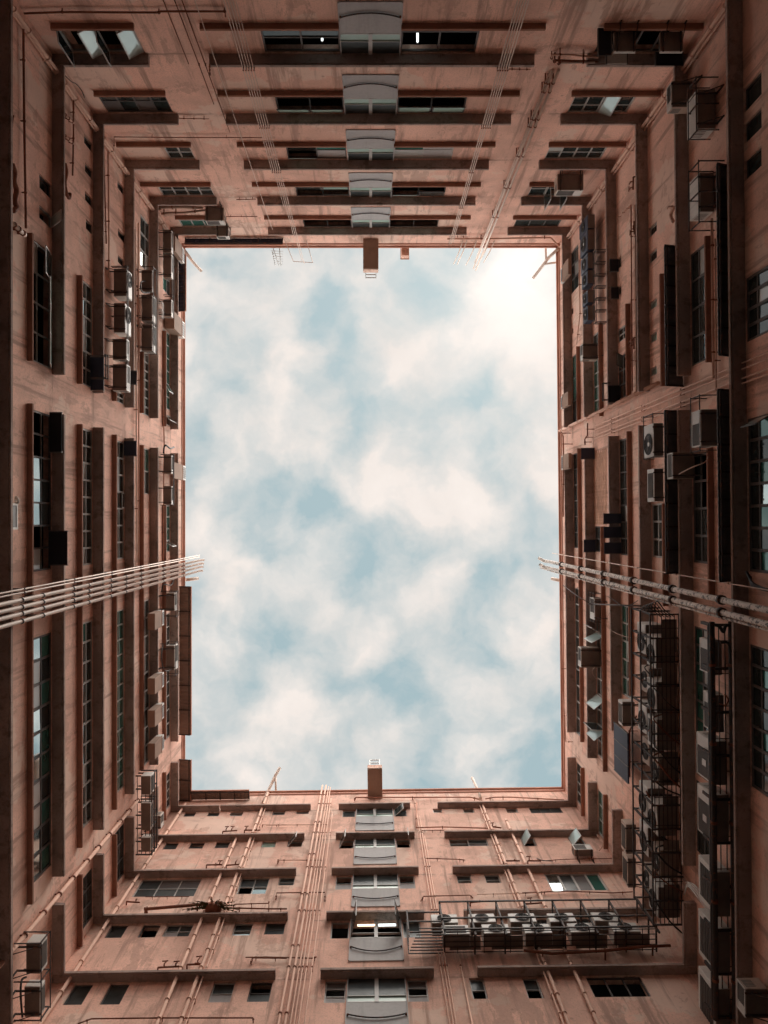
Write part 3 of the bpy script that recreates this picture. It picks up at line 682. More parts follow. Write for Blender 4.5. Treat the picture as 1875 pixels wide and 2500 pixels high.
# ------------------------------------------------------------------ things fixed to the facades
def sb(key, V, dw, do, dt, a, b, n0):
    """extents of a box read off the photograph: depth coordinate of its wall-side lower edge, its outer lower edge and its outer
    upper edge, and its run a..b along the facade (measured on the outer lower edge)"""
    w = W[key]; mid = (a + b) / 2
    q = (lambda d, s: V(d, s)) if key in 'LR' else (lambda d, s: V(s, d))
    z0 = hit(w, q(dw, mid), n0)[1]
    n1 = at_height(w, q(do, mid), z0)[1]
    z1 = hit(w, q(dt, mid), n1)[1]
    ua, ub = at_height(w, q(do, a), z0)[0], at_height(w, q(do, b), z0)[0]
    return (min(ua, ub), max(ua, ub), n0, n1, z0, z1)
def bracket(root, w, u0, u1, n1, z0, m='steel', nb=0.0):
    for u in (u0 + .12 * (u1 - u0), u1 - .12 * (u1 - u0)):
        k = mb(m); k.box(w, u - .02, u + .02, nb, n1 + .03, z0 - .05, z0 - .006); k.box(w, u - .018, u + .018, nb, nb + .04, z0 - .45, z0 - .05)
        a, b = P(w, u, nb + .03, z0 - .42), P(w, u, n1 * .85, z0 - .05); k.tube([a, b], .014, 5)
        k.build('bracket', parent=root)
def condenser(key, ext, label, group=None, skin='white', fan=True, side=0, brk=True, fans=1):
    """split outdoor unit: casing, round fan guard set to one side, fan, service panel, brackets"""
    w = W[key]; u0, u1, n0, n1, z0, z1 = ext
    c = P(w, (u0 + u1) / 2, (n0 + n1) / 2, z0)
    r = thing('condenser_unit', c, label, 'air conditioner', group)
    mb(skin).box(w, u0, u1, n0, n1, z0, z1).build('casing', parent=r, bevel=.018)
    mb('tray').box(w, u0 + .015, u1 - .015, n0 + .015, n1 - .015, z0 - .012, z0 + .005).build('shaded_base_pan', parent=r)  # dark pan added to deepen the shade under the casing
    H, Wd = z1 - z0, u1 - u0
    if fan:
        rad = min(H * .405, Wd * .36)
        cu = (u0 + rad + .07 * Wd) if side < 0 else ((u1 - rad - .07 * Wd) if side > 0 else (u0 + u1) / 2)
        cz = (z0 + z1) / 2
        U3 = Vector((w.U.x, w.U.y, 0)); N3 = Vector((w.N.x, w.N.y, 0)); Z = Vector((0, 0, 1)); C0 = P(w, cu, n1, cz)
        def circ(rr, n, seg=28): return [C0 + U3 * (rr * math.cos(2 * math.pi * j / seg)) + Z * (rr * math.sin(2 * math.pi * j / seg)) + N3 * n for j in range(seg)]
        q = mb('grille'); q.face(circ(rad, .004)); q.build('fan_opening', parent=r, fix=False)
        f = mb('louvre')
        for b in range(3):
            a0 = b * 2.094 + .4
            f.face([C0 + N3 * .008 + (U3 * math.cos(a0 + t) + Z * math.sin(a0 + t)) * (rad * q_) for t, q_ in ((0, .2), (.15, .85), (.75, .8), (.9, .25))])
        f.face(circ(rad * .24, .012, 14), 'white'); f.build('fan', parent=r, fix=False)
        gd = mb('grille')
        for rr in (.98, .8, .62, .44): gd.tube(circ(rad * rr, .022, 20) + circ(rad * rr, .022, 20)[:1], .006 if rr < .9 else .014, 4, cap=False)
        for j in range(8):
            a = j * math.pi / 4; gd.tube([C0 + N3 * .026 + (U3 * math.cos(a) + Z * math.sin(a)) * (rad * t) for t in (.22, .99)], .006, 4)
        gd.build('fan_guard', parent=r)
        if side:
            pn = mb(skin); a, b = (cu + rad + .03, u1 - .04) if side < 0 else (u0 + .04, cu - rad - .03)
            if b - a > .05: pn.box(w, a, b, n1 - .01, n1 + .008, z0 + .04, z1 - .04); pn.build('service_panel', parent=r)
    else:
        q = mb('louvre'); q.box(w, u0 + .12 * Wd, u1 - .12 * Wd, n1 - .01, n1 + .006, z0 + .12 * H, z1 - .12 * H, 'grille')
        for j in range(7):
            z = z0 + H * (.17 + .1 * j); q.box(w, u0 + .14 * Wd, u1 - .14 * Wd, n1 + .004, n1 + .02, z, z + .018)
        q.build('louvre_panel', parent=r)
    if brk: bracket(r, w, u0, u1, n1, z0)
    return r
def window_ac(key, ext, label, group=None, skin='beige', split=.35, flip=False, brk=True, tagplate=False):
    """box air conditioner pushed out through a window: casing, white front frame with a dark louvre, side vents"""
    w = W[key]; u0, u1, n0, n1, z0, z1 = ext; H, Wd = z1 - z0, u1 - u0
    r = thing('window_air_conditioner', P(w, (u0 + u1) / 2, (n0 + n1) / 2, z0), label, 'air conditioner', group)
    mb(skin).box(w, u0, u1, n0, n1, z0, z1).build('casing', parent=r, bevel=.015)
    mb('tray').box(w, u0 + .012, u1 - .012, n0 + .012, n1 - .012, z0 - .012, z0 + .005).build('shaded_base_pan', parent=r)  # added dark pan, puts shade into the underside colour
    q = mb('white')
    t = .045
    q.box(w, u0 + .01, u1 - .01, n1 - .01, n1 + .02, z0 + .01, z0 + t); q.box(w, u0 + .01, u1 - .01, n1 - .01, n1 + .02, z1 - t, z1 - .01)
    q.box(w, u0 + .01, u0 + t, n1 - .01, n1 + .018, z0 + t, z1 - t); q.box(w, u1 - t, u1 - .01, n1 - .01, n1 + .018, z0 + t, z1 - t)
    us = u0 + t + (Wd - 2 * t) * (1 - split) if not flip else u0 + t + (Wd - 2 * t) * split
    a, b = (us, u1 - t) if not flip else (u0 + t, us)
    q.box(w, a, b, n1 - .01, n1 + .012, z0 + t, z1 - t)
    q.build('front_frame', parent=r)
    a, b = (u0 + t, us) if not flip else (us, u1 - t)
    g_ = mb('grille'); g_.box(w, a, b, n1 - .01, n1 + .004, z0 + t, z1 - t)
    nn = max(3, int(H / .07))
    for j in range(nn):
        z = z0 + t + (H - 2 * t) * (j + .3) / nn; g_.box(w, a, b, n1 + .003, n1 + .012, z, z + .02, 'louvre')
    g_.build('louvre_panel', parent=r)
    if tagplate:
        p_ = mb('white'); m_ = (a + b) / 2; p_.box(w, m_ - .09, m_ + .09, n1 + .012, n1 + .022, z0 + H * .4, z0 + H * .65); p_.build('label_plate', parent=r)
    for uu, s in ((u0, -1), (u1, 1)):
        v = mb('louvre')
        for j in range(5):
            z = z0 + H * (.2 + .13 * j); lo, hi = (uu - .006, uu + .004) if s < 0 else (uu - .004, uu + .006)
            v.box(w, lo, hi, n1 - .3, n1 - .05, z, z + .03)
        v.build('side_vent', parent=r)
    if brk: bracket(r, w, u0, u1, n1, z0)
    return r
def hood(key, ext, label, cat='hood', skin='tan', name='air_conditioner_hood', group=None):
    """boxed-in unit hanging over the canopy: side boards, open white louvred face at the top"""
    w = W[key]; u0, u1, n0, n1, z0, z1 = ext; H = z1 - z0
    r = thing(name, P(w, (u0 + u1) / 2, (n0 + n1) / 2, z0), label, cat, group)
    mb(skin).box(w, u0, u1, n0, n1, z0, z1 - .28 * H).build('casing', parent=r, bevel=.012)
    q = mb('white'); zz = z1 - .28 * H + .004
    q.box(w, u0 + .02, u1 - .02, n0, n1 - .02, zz, z1)
    q.build('air_conditioner_body', parent=r, bevel=.01)
    g_ = mb('grille'); g_.box(w, u0 + .1, u1 - .1, n1 - .03, n1 - .012, zz + .06, z1 - .06, 'louvre')
    for j in range(6):
        u = u0 + .12 + (u1 - u0 - .24) * j / 5; g_.box(w, u - .012, u + .012, n1 - .014, n1 - .002, zz + .06, z1 - .06)
    g_.build('louvre_panel', parent=r)
    s = mb('coping'); s.box(w, u0 - .02, u1 + .02, n1 - .02, n1 + .012, z1 - .3 * H, z1 - .28 * H); s.build('trim', parent=r)
    return r
# -- condensers on the left facade
G1 = 'air conditioners on the left facade'
for a, b, o, t, lab in ((515, 740, 1025, 1070, 'white condenser with round fan, uppermost of four stacked along the second left ledge'),
                        (795, 1035, 1012, 1062, 'white condenser with round fan, second of four along the second left ledge')):
    condenser('L', sb('L', L1, 920, o, t, a, b, .15), lab, G1, side=-1)
for a, b, o, t, lab in ((1085, 1255, 1022, 1045, 'grey-bottomed box air conditioner, third of four along the second left ledge'),
                        (1290, 1505, 1022, 1052, 'white box air conditioner beside a small black panel, lowest of four stacked units')):
    window_ac('L', sb('L', L1, 912, o, t, a, b, .15), lab, G1, skin='white', split=.3)
for a, b, t, lab in ((525, 700, 1240, 'narrow box air conditioner on a wire shelf by the coiled hose, left facade'),
                     (730, 940, 1262, 'white-fronted box air conditioner between two others under the upper left ledges'),
                     (965, 1185, 1262, 'white-fronted box air conditioner with a tiny steel frame beside it, upper left facade')):
    window_ac('L', sb('L', L1, 1145, 1230, t, a, b, .12), lab, G1, skin='white', split=.25)
for a, b, lab in ((205, 385, 'box air conditioner in the railing cage nearest the dark blue awning corner'),
                  (400, 590, 'box air conditioner in the middle of the railing cage below the dark blue awning'),
                  (765, 905, 'box air conditioner at the far end of the railing cage beside the brown hood')):
    window_ac('L', sb('L', L1, 1322, 1385, 1400, a, b, .2), lab, G1, skin='beige', split=.25)
for a, b, lab in ((535, 685, 'brown box air conditioner in a rod cage beside the plywood-like hood on the left rim'),
                  (785, 935, 'brown box air conditioner at the lower end of the rod cage on the left rim')):
    window_ac('L', sb('L', L2, 1325, 1385, 1402, a, b, .2), lab, G1, skin='beige', split=.2)
window_ac('L', sb('L', L3, 1345, 1412, 1432, 160, 305, .25), 'box air conditioner in a small cage just below the pale pipes on the left facade', G1, skin='beige', split=.3)
window_ac('L', sb('L', L3, 1345, 1412, 1440, 585, 785, .25), 'white-fronted box air conditioner with a hanging black hose near the left rim eave', G1, skin='white', split=.3)
for a, b, lab in ((325, 460, 'brown boxed air conditioner under the tiled eave, topmost of four in a row'),
                  (850, 980, 'boxed air conditioner with a triangular shadow, second of four in a row'),
                  (1110, 1245, 'brown boxed air conditioner, third of four in a row under the eave'),
                  (1378, 1510, 'boxed air conditioner with a bent flap, lowest of four in a row')):
    hood('L', sb('L', L3, 1195, 1255, 1333, a, b, .3), lab, 'air conditioner', 'tan', 'boxed_air_conditioner', 'boxed air conditioners below the eave')
hood('L', sb('L', E3, 520, 565, 668, 330, 500, .42), 'brown board hood in the corner above the dark blue awning', 'hood', 'tan')
hood('L', sb('L', E3, 450, 556, 672, 1150, 1338, .05), 'deep brown hood jutting over the left rim at the end of the dark blue awning', 'hood', 'tan')
hood('L', sb('L', L2, 1395, 1412, 1508, 592, 722, .42), 'brown hood jutting over the left rim beside the rod cage', 'hood', 'tan')
condenser('L', sb('L', L4, 150, 235, 275, 1070, 1250, .25), 'white-fronted condenser above the bottom left corner pipe', G1, side=0, fan=False)
condenser('L', sb('L', L4, 140, 232, 262, 1325, 1500, .25), 'dark-bottomed condenser in the frame at the bottom left corner', G1, fan=False)
condenser('L', sb('L', L4, 815, 872, 893, 105, 215, .35), 'condenser at the top of the tall steel rack in the lower left corner', G1, fan=False, brk=False)
condenser('L', sb('L', L4, 815, 872, 886, 262, 420, .35), 'condenser in the middle of the tall steel rack in the lower left corner', G1, fan=False, brk=False)
condenser('L', sb('L', L4, 815, 872, 886, 462, 540, .35), 'condenser at the foot of the tall steel rack in the lower left corner', G1, fan=False, brk=False)
window_ac('L', sb('L', L4, 885, 928, 946, 335, 412, .25), 'small box air conditioner in the lower left corner beside the corner pipe', G1, skin='beige', split=.3)
# -- right facade
G2 = 'air conditioners on the right facade'
window_ac('R', sb('R', F3, 960, 765, 718, 755, 1000, .1), 'dark boxy air conditioner nearest the upper right corner pipes', G2, skin='beige', split=.3)
window_ac('R', sb('R', F3, 1170, 1002, 910, 830, 1200, .05), 'large pale grated air conditioner near the upper right corner', G2, skin='white', split=.95)
window_ac('R', sb('R', zC, 1335, 1250, 1188, 1035, 1272, .05), 'large pale air conditioner in a wire frame beside the upper right pipe', G2, skin='white', split=.95)
condenser('R', sb('R', R2, 890, 816, 746, 250, 494, .45), 'bright white condenser with one round fan on the dark sheet awning', G2, side=1)
condenser('R', sb('R', R2, 890, 820, 770, 585, 828, .45), 'white condenser with a split front just below the bright fan unit', G2, fan=False)
window_ac('R', sb('R', R2, 1290, 1166, 1100, 148, 420, .3), 'bright white air conditioner with a slatted grille in a railing by the right edge', G2, skin='white', split=.35, flip=True)
window_ac('R', sb('R', R2, 1115, 960, 920, 465, 660, .05), 'deep box air conditioner with a white-framed grille and a trailing wire', G2, skin='beige', split=.02)
window_ac('R', sb('R', R3, 425, 286, 262, 550, 695, .05), 'large beige box air conditioner between open panes on the right facade', G2, skin='beige', split=.3)
window_ac('R', sb('R', R3, 436, 384, 350, 185, 345, .1), 'white-ended air conditioner in a wire cage under the fishbone aerial', G2, skin='white', split=.3)
condenser('R', sb('R', R3, 680, 586, 556, 945, 1128, .4), 'dark-bottomed condenser with a white end beside three dark blue panels', G2, fan=False)
condenser('R', sb('R', R4, 770, 700, 668, 450, 650, .35), 'beige condenser beside the lower right corner ledge', G2, skin='beige', fan=False)
condenser('R', sb('R', R4, 770, 712, 675, 680, 878, .35), 'brown condenser hanging lowest beside the lower right corner', G2, skin='beige', fan=False)
hood('R', sb('R', R1, 210, 188, 128, 392, 512, .42), 'brown hood on the right rim nearest the upper corner', 'hood', 'tan')
hood('R', sb('R', R1, 210, 186, 130, 1372, 1475, .42), 'brown hood on the right rim just above the rising peach pipe', 'hood', 'tan')
hood('R', sb('R', R2, 212, 190, 134, 470, 585, .42), 'brown hood on the right rim just below the rising peach pipe', 'hood', 'tan')
window_ac('R', sb('R', R1, 405, 298, 278, 1020, 1140, .1), 'beige box air conditioner poking from a window above the black cage', G2, skin='beige', split=.3)
# long double rack on the right: three kinds are built, then copied along the rails with the sag and skew of old shelving
G3 = 'condensers in the long right-hand rack'
e = sb('R', R3, 970, 832, 766, 470, 700, .2)
ORD = ['first', 'second', 'third', 'fourth', 'fifth', 'sixth', 'seventh', 'eighth', 'ninth', 'tenth']
U3R = Vector((R.U.x, R.U.y, 0))
uref = at_height(R, R3(832, 585), e[4])[0]
h_ = e[5] - e[4]
e2 = (e[0] - .28, e[1] - .28, .2, e[3], e[5] + .1, e[5] + .1 + h_)
LAB = 'condenser with round fan, %s from the aerial, %s row, long right rack'
low = condenser('R', e, LAB % ('first', 'lower'), G3, side=1, brk=False)
upp = condenser('R', e2, LAB % ('first', 'upper'), G3, side=1, brk=False)
low2 = upp2 = None
def skew(o, k): o.rotation_euler.z += random.uniform(-k, k); o.location.z += random.uniform(-.03, .03); return o
for i, pt in enumerate((R3(832, 900), R3(832, 1190), R4(888, 100), R4(890, 420), R4(893, 705), R4(895, 985))):
    d = at_height(R, pt, e[4])[0] - uref + random.uniform(-.06, .06); du = d + random.uniform(-.1, .1)
    if i == 1:
        condenser('R', (e[0] + d, e[1] + d, *e[2:]), 'square-louvred condenser, third in the lower row of the long right rack', G3, fan=False, brk=False)
    elif i == 2:
        low2 = condenser('R', (e[0] + d + .08, e[1] + d - .05, e[2], e[3] - .07, e[4], e[5] - .08), LAB % (ORD[i + 1], 'lower'), G3, skin='beige', side=1, brk=False); d2 = d
    else: skew(dup(low2 if i == 4 else low, U3R * (d - (d2 if i == 4 else 0)), LAB % (ORD[i + 1], 'lower')), .03)
    if i == 0:
        upp2 = condenser('R', (e2[0] + du + .1, e2[1] + du - .04, e2[2], e2[3] - .09, e2[4], e2[5] - .12), LAB % (ORD[i + 1], 'upper'), G3, skin='beige', side=0, brk=False); du2 = du
    else: skew(dup(upp2 if i in (2, 5) else upp, U3R * (du - (du2 if i in (2, 5) else 0)), LAB % (ORD[i + 1], 'upper')), .03)
RACK_R = (hit(R, R3(970, 300), .2)[0], at_height(R, R4(900, 1120), e[4])[0], e)
# big units at the right edge
G4 = 'large air conditioners along the right edge'
for V, dw, do, dt, a, b, lab in ((R3, 1320, 1250, 1160, 500, 752, 'large pale air conditioner with a brown grille below the two peeling pipes'),
                                 (R3, 1335, 1262, 1188, 895, 1172, 'large pale air conditioner, second below the peeling pipes in the black frame'),
                                 (R3, 1358, 1255, 1138, 1235, 1560, 'large pale air conditioner with a square plate, third in the black frame'),
                                 (R4, 1395, 1292, 1188, 250, 585, 'large pale air conditioner with a white square plate, fourth in the black frame')):
    window_ac('R', sb('R', V, dw, do, dt, a, b, .2), lab, G4, skin='white', split=.27, flip=True, tagplate='plate' in lab, brk=False)
for a, b, lab in ((770, 1075, 'wide pale-topped condenser cabinet beside the curving grey cables'),
                  (1150, 1470, 'wide pale-topped condenser cabinet below the curving grey cables'),
                  (1560, 1900, 'wide pale-topped condenser cabinet at the bottom right corner')):
    condenser('R', sb('R', R4, 1405, 1305, 1190, a, b, .2), lab, G4, skin='white', fan=False, brk=False)
window_ac('R', sb('R', R4, 1660, 1510, 1450, 1560, 1760, .1), 'dark box air conditioner in a frame in the bottom right corner', G2, skin='beige', split=.3)
# -- top facade
G5 = 'air conditioners on the top facade'
window_ac('T', sb('T', E1, 235, 365, 412, 500, 690, .1), 'beige box air conditioner with white front at the end of two brown ducts', G5, skin='beige', split=.25)
window_ac('T', sb('T', E1, 430, 522, 556, 612, 738, .15), 'grey box air conditioner hanging over the top left awning', G5, skin='white', split=.25)
window_ac('T', sb('T', zC, 1045, 1140, 1175, 395, 552, .12), 'pale box air conditioner beside two opened panes on the top facade', G5, skin='beige', split=.3)
for a, b, lab in ((735, 868, 'black-bottomed box air conditioner behind the pale flap in the upper right recess'),
                  (1012, 1150, 'black box air conditioner nearest the upper right corner pipes on the top facade')):
    x = window_ac('T', sb('T', zC, 190, 305, 318, a, b, .05), lab, G5, skin='tan', split=.2)
# -- bottom facade
G6 = 'condensers in the bottom rack'
eb = sb('B', R4, 1275, 1182, 1128, 20, 205, .2)
HB = eb[5] - eb[4]
eb = (*eb[:5], eb[4] + max(.56, HB))
ebu = (eb[0] - .35, eb[1] - .35, .2, eb[3], eb[5] + .14, eb[5] + .14 + eb[5] - eb[4])
blow = condenser('B', eb, 'condenser with round fan, middle one of the lower row in the bottom rack', G6, brk=False)
bupp = condenser('B', ebu, 'condenser with round fan, middle one of the upper row in the bottom rack', G6, brk=False)
U3B = Vector((B.U.x, B.U.y, 0)); uref = at_height(B, R4(112, 1182), eb[4])[0]
for pt, n in ((zD(1335, 1028), 'left of the middle'), (R4(412, 1182), 'right of the middle'), (R4(705, 1182), 'nearest the corner')):
    d = at_height(B, pt, eb[4])[0] - uref
    skew(dup(blow, U3B * (d + random.uniform(-.05, .05)), 'condenser with round fan, %s in the lower row of the bottom rack' % n), .03)
    skew(dup(bupp, U3B * (d + random.uniform(-.12, .12)), 'condenser with round fan, %s in the upper row of the bottom rack' % n), .03)
d = at_height(B, zD(1100, 1032), eb[4])[0] - uref
condenser('B', (eb[0] + d, eb[1] + d, *eb[2:]), 'condenser with a square louvre at the stair end of the bottom rack', G6, fan=False, brk=False)
dup(bupp, U3B * (d + .05), 'condenser with round fan above the square louvre at the stair end of the bottom rack')
window_ac('B', sb('B', R4, 665, 622, 585, 355, 480, .1), 'grey box air conditioner under an opened pane with a curling white hose', 'air conditioners on the bottom facade', skin='tan', split=.3)

# ------------------------------------------------------------------ steel racks and cages
def rack(key, ext, label, levels, npost, group=None, grate=True, tray=0, m='steel', r=.028, rail_top=None, name='equipment_rack'):
    w = W[key]; u0, u1, n0, n1, z0, z1 = ext
    o = thing(name, P(w, (u0 + u1) / 2, n0, z0), label, 'rack', group)
    for i in range(npost):
        u = u0 + (u1 - u0) * i / (npost - 1)
        p_ = mb(m); p_.box(w, u - r, u + r, n1 - r, n1 + r, z0, z1); p_.build('post', parent=o)
        for z in levels: mb(m).box(w, u - r * .8, u + r * .8, n0, n1 - r, z - r, z + r).build('cross_bar', parent=o)
    for z in levels:
        q = mb(m); q.box(w, u0 - .03, u1 + .03, n1 + r + .002, n1 + r * 2.6, z - r * .9, z + r * .9); q.build('rail', parent=o)
    if grate:
        gq = mb(m); z = levels[0]
        nb = max(3, int((n1 - n0) / .13))
        for j in range(nb): 
            n = n0 + .05 + (n1 - n0 - .1) * j / (nb - 1); gq.box(w, u0, u1, n - .012, n + .012, z + r + .002, z + r + .02)
        nl = int((u1 - u0) / .85)
        for j in range(nl):
            u = u0 + (u1 - u0) * (j + .5) / nl; gq.box(w, u - .012, u + .012, n0, n1 - r, z + r + .021, z + r + .034)
        gq.build('floor_grating', parent=o)
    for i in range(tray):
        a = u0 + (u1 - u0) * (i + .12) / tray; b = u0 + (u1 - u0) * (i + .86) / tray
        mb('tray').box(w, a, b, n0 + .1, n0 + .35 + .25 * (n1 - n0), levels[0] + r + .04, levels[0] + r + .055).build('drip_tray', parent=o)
    return o
u0, u1, e = RACK_R
zt = 2 * e[5] - e[4] + .15
rack('R', (u0, u1, .02, e[3] + .14, e[4] - .1, zt), 'long two-level black steel rack full of condensers on the right facade', [e[4] - .07, e[5] + .04, zt - .03], 14, tray=7)
u0b, u1b = at_height(B, zD(822, 1150), eb[4] - .1)[0], at_height(B, R4(900, 1200), eb[4])[0]
u0r = at_height(B, zD(1030, 1010), eb[4])[0]
ztb = ebu[5] + .5
rack('B', (u0r, u1b, .02, eb[3] + .14, eb[4] - .35, ztb), 'black steel rack with two rows of condensers on the bottom facade', [eb[4] - .06, eb[5] + .07, ztb - .03], 8, tray=5)
# access platform beside the stair bay
pl = thing('access_platform', P(B, (u0b + u0r) / 2, .3, eb[4]), 'small barred steel platform and gate beside the lit stair window', 'platform')
q = mb('steel')
for j in range(9):
    n = .08 + j * .1; q.box(B, u0b + .15 * j * .3, u0r - .05, n - .014, n + .014, eb[4] - .1, eb[4] - .06)
q.build('floor_grating', parent=pl)
q = mb('steel')
for z in (eb[4] - .1, eb[4] + .55, eb[4] + 1.15): q.box(B, u0b, u0r - .05, eb[3] + .1, eb[3] + .14, z, z + .045)
q.box(B, u0b, u0b + .05, eb[3] + .1, eb[3] + .14, eb[4] - .3, eb[4] + 1.3)
q.build('handrail', parent=pl)
q = mb('steel')
for j in range(7):
    n = .05 + j * .13; q.box(B, u0b, u0b + .03, n, n + .025, eb[4] - .05, eb[4] + 1.1)
q.build('gate', parent=pl)
# cages elsewhere
def cage(key, ext, label, nz=2, nu=3, group='small steel cages round the units', m='steel', r=.016, name='unit_cage'):
    return rack(key, ext, label, [ext[4] + (ext[5] - ext[4]) * i / (nz - 1) for i in range(nz)], nu, group, grate=False, m=m, r=r, name=name)
def ext_px(key, pa, pb, n0, n1, z0, z1):
    w = W[key]; ua, ub = hit(w, pa, n1)[0], hit(w, pb, n1)[0]
    return (min(ua, ub), max(ua, ub), n0, n1, z0, z1)
x = sb('L', L1, 1322, 1390, 1402, 205, 905, .1); cage('L', x, 'long pale-railed cage holding box air conditioners below the dark blue awning', 2, 5)
x = sb('L', L1, 1145, 1236, 1262, 500, 1190, .1); cage('L', x, 'wire shelf under the three box air conditioners of the upper left ledge', 2, 4)
x = sb('L', L1, 905, 1030, 1060, 505, 1510, .05); cage('L', (*x[:4], x[4] - .1, x[4] + .03), 'angle-iron shelf under four condensers on the second left ledge', 2, 6)
x = sb('L', L2, 1300, 1398, 1404, 530, 940, .05); cage('L', x, 'rod cage round two brown air conditioners by the left rim', 2, 4)
x = sb('L', L3, 1300, 1420, 1440, 150, 350, .05); cage('L', x, 'small black cage just under the pale pipes on the left facade', 2, 2)
x = sb('L', L3, 1300, 1415, 1440, 570, 830, .05); cage('L', x, 'black cage with a hanging hose loop near the left eave', 2, 2)
x = sb('L', L4, 786, 872, 900, 105, 560, .1); rack('L', x, 'tall narrow black rack of condensers crossing the lower left corner', [x[4], (x[4] + x[5]) / 2, x[5]], 7)
x = sb('L', L4, 80, 232, 285, 1075, 1520, .1); cage('L', x, 'black frame round two condensers in the bottom left corner', 2, 3)
x = sb('L', E3, 370, 415, 430, 1050, 1215, .25); cage('L', x, 'tiny empty white steel frame beside the upper left ledge', 2, 3, m='frame')
x = sb('R', F3, 1200, 1000, 925, 720, 1210, .02); cage('R', x, 'wire frame carrying the large pale air conditioner in the upper right', 2, 3)
x = sb('R', zC, 1400, 1250, 1190, 965, 1330, .02); cage('R', x, 'wire frame with a cross brace carrying the second large air conditioner in the upper right', 2, 3)
x = sb('R', R2, 890, 818, 750, 180, 500, .4); cage('R', x, 'thin frame round the bright fan condenser on the sheet awning', 2, 3)
x = sb('R', R2, 1280, 1164, 1098, 45, 450, .3); cage('R', x, 'railing frame round the bright slatted air conditioner by the right edge', 2, 2)
x = sb('R', R3, 440, 385, 345, 150, 360, .05); cage('R', x, 'small wire cage under the fishbone aerial on the right facade', 3, 3)
x = sb('R', R1, 480, 398, 378, 330, 860, .05); cage('R', x, 'rail cage beside the stacked black panels in the upper right', 3, 7)
x = sb('R', R1, 500, 455, 445, 1312, 1435, .3); cage('R', x, 'empty rectangular bracket above the rising peach pipe', 2, 2)
x = sb('L', L1, 720, 850, 868, 1220, 1400, .3); cage('L', x, 'thin bracket frame in front of a black window board on the left facade', 2, 2)
# heavy black frame with pipes along the right edge
x0 = sb('R', R3, 1390, 1262, 1240, 380, 1659, .1)
ub = ENDS['R'][1] - .4
fr = rack('R', (x0[0], ub, .02, x0[3] + .05, x0[4], x0[4] + .6), 'long heavy black steel frame along the right edge carrying large air conditioners', [x0[4]], 10, r=.04)

# ------------------------------------------------------------------ pipes
def pipe(key, pts, n, r, label, m='pipe', z0=None, z1=None, name='drain_pipe', group=None, coll=None, collm='rust', seg=8, cat='pipe', tip=None, cs=1.22, cl=.03):
    """vertical run through the first photo point, at n metres off the wall"""
    w = W[key]; u, za = hit(w, pts[0], n); zb = hit(w, pts[1], n)[1] if len(pts) > 1 else None
    lo = z0 if z0 is not None else (min(za, zb) if zb else -EYE)
    hi = z1 if z1 is not None else (max(za, zb) if zb else TOP - .1)
    path = [P(w, u, n, lo), P(w, u, n, (lo + hi) / 2), P(w, u, n, hi)]
    if tip: path += [P(w, u + du, n + dn, hi + dz) for du, dn, dz in tip]
    o = thing(name, P(w, u, 0, max(lo, 19)), label, cat, group)
    mb(m).tube(path, r, seg).build('tube', parent=o)
    for z in (coll if coll is not None else [zc + .5 for zc in ZC[:6]]):
        if lo < z < hi:
            c = mb(collm); c.tube([P(w, u, n, z - cl), P(w, u, n, z + cl)], r * cs + .006, seg)
            c.box(w, u - .02, u + .02, 0, max(.01, n - r), z - .018, z + .018); c.build('clamp', parent=o)
    return o
def conduit(key, pts, n, r, label, m='pipe', name='conduit', group='thin conduits on the facades', cat='conduit', seg=6, brk=3):
    w = W[key]; path = [P(w, hit(w, p, n)[0], n, hit(w, p, n)[1]) for p in pts]
    o = thing(name, path[0], label, cat, group)
    mb(m).tube(path, r, seg).build('tube', parent=o)
    for i in range(brk):
        t = (i + .5) / brk * (len(path) - 1); j = int(t); q = path[j].lerp(path[j + 1], t - j)
        N3 = Vector((w.N.x, w.N.y, 0)); d = (path[j + 1] - path[j]).normalized()
        s = mb('rust'); s.tube([q - d * .02, q + d * .02], r * 1.5, 6); s.tube([q, q - N3 * (n + .01)], r * .6, 5); s.build('clamp', parent=o)
    return o
GL_ = 'pale pipes rising up the left facade'
for i, (y, r, lab) in enumerate(((1690, .058, 'uppermost'), (1745, .058, 'second'), (1797, .058, 'third'), (1857, .058, 'lowest'))):
    pipe('L', [L2(258, y)], .50, r, '%s of the four thick pale pipes on the left facade' % lab, 'ppipe', z1=42.0 - .12 * i, group=GL_, coll=[20.4, 21.7, 23.9, 25.2, 27.3, 29, 30.9, 34.2, 37.8], tip=((0, .12, .1),), collm='dframe')
for y, lab in ((1610, 'thinner pale pipe furthest from the four thick pipes on the left'), (1637, 'thinner pale pipe next to the four thick pipes on the left')):
    pipe('L', [L2(240, y)], .48, .024, lab, 'ppipe', z1=41.6, group=GL_, collm='dframe')
pipe('L', [L4(0, 1200)], .14, .062, 'long pale drain pipe slanting across the lower left ledges', 'pipe', z1=hit(L, L4(805, 235), .14)[1], coll=[zc + d for zc in ZC[:6] for d in (-.9, .2, 1.3)])
pipe('L', [L1(840, 330), L1(885, 600)], .1, .05, 'short stub pipe beside the third left ledge', 'pipe', coll=[]) if False else None
GR_ = 'pipes rising up the right facade'
pipe('R', [R2(690, 1413)], .48, .085, 'upper of the two fat peeling whitewashed pipes on the right', 'peel', z1=40.9, coll=[20.6, 23.95, 27.5, 31, 34.4, 37.9], group=GR_, collm='steel', seg=12, cs=1.5, cl=.07, tip=((0, .1, .35), (-.15, .35, .6)))
pipe('R', [R2(680, 1480)], .48, .085, 'lower of the two fat peeling whitewashed pipes on the right', 'peel', z1=40.7, coll=[20.6, 23.95, 27.5, 31, 34.4, 37.9], group=GR_, collm='steel', seg=12, cs=1.5, cl=.07, tip=((0, .1, .3), (-.15, .35, .55)))
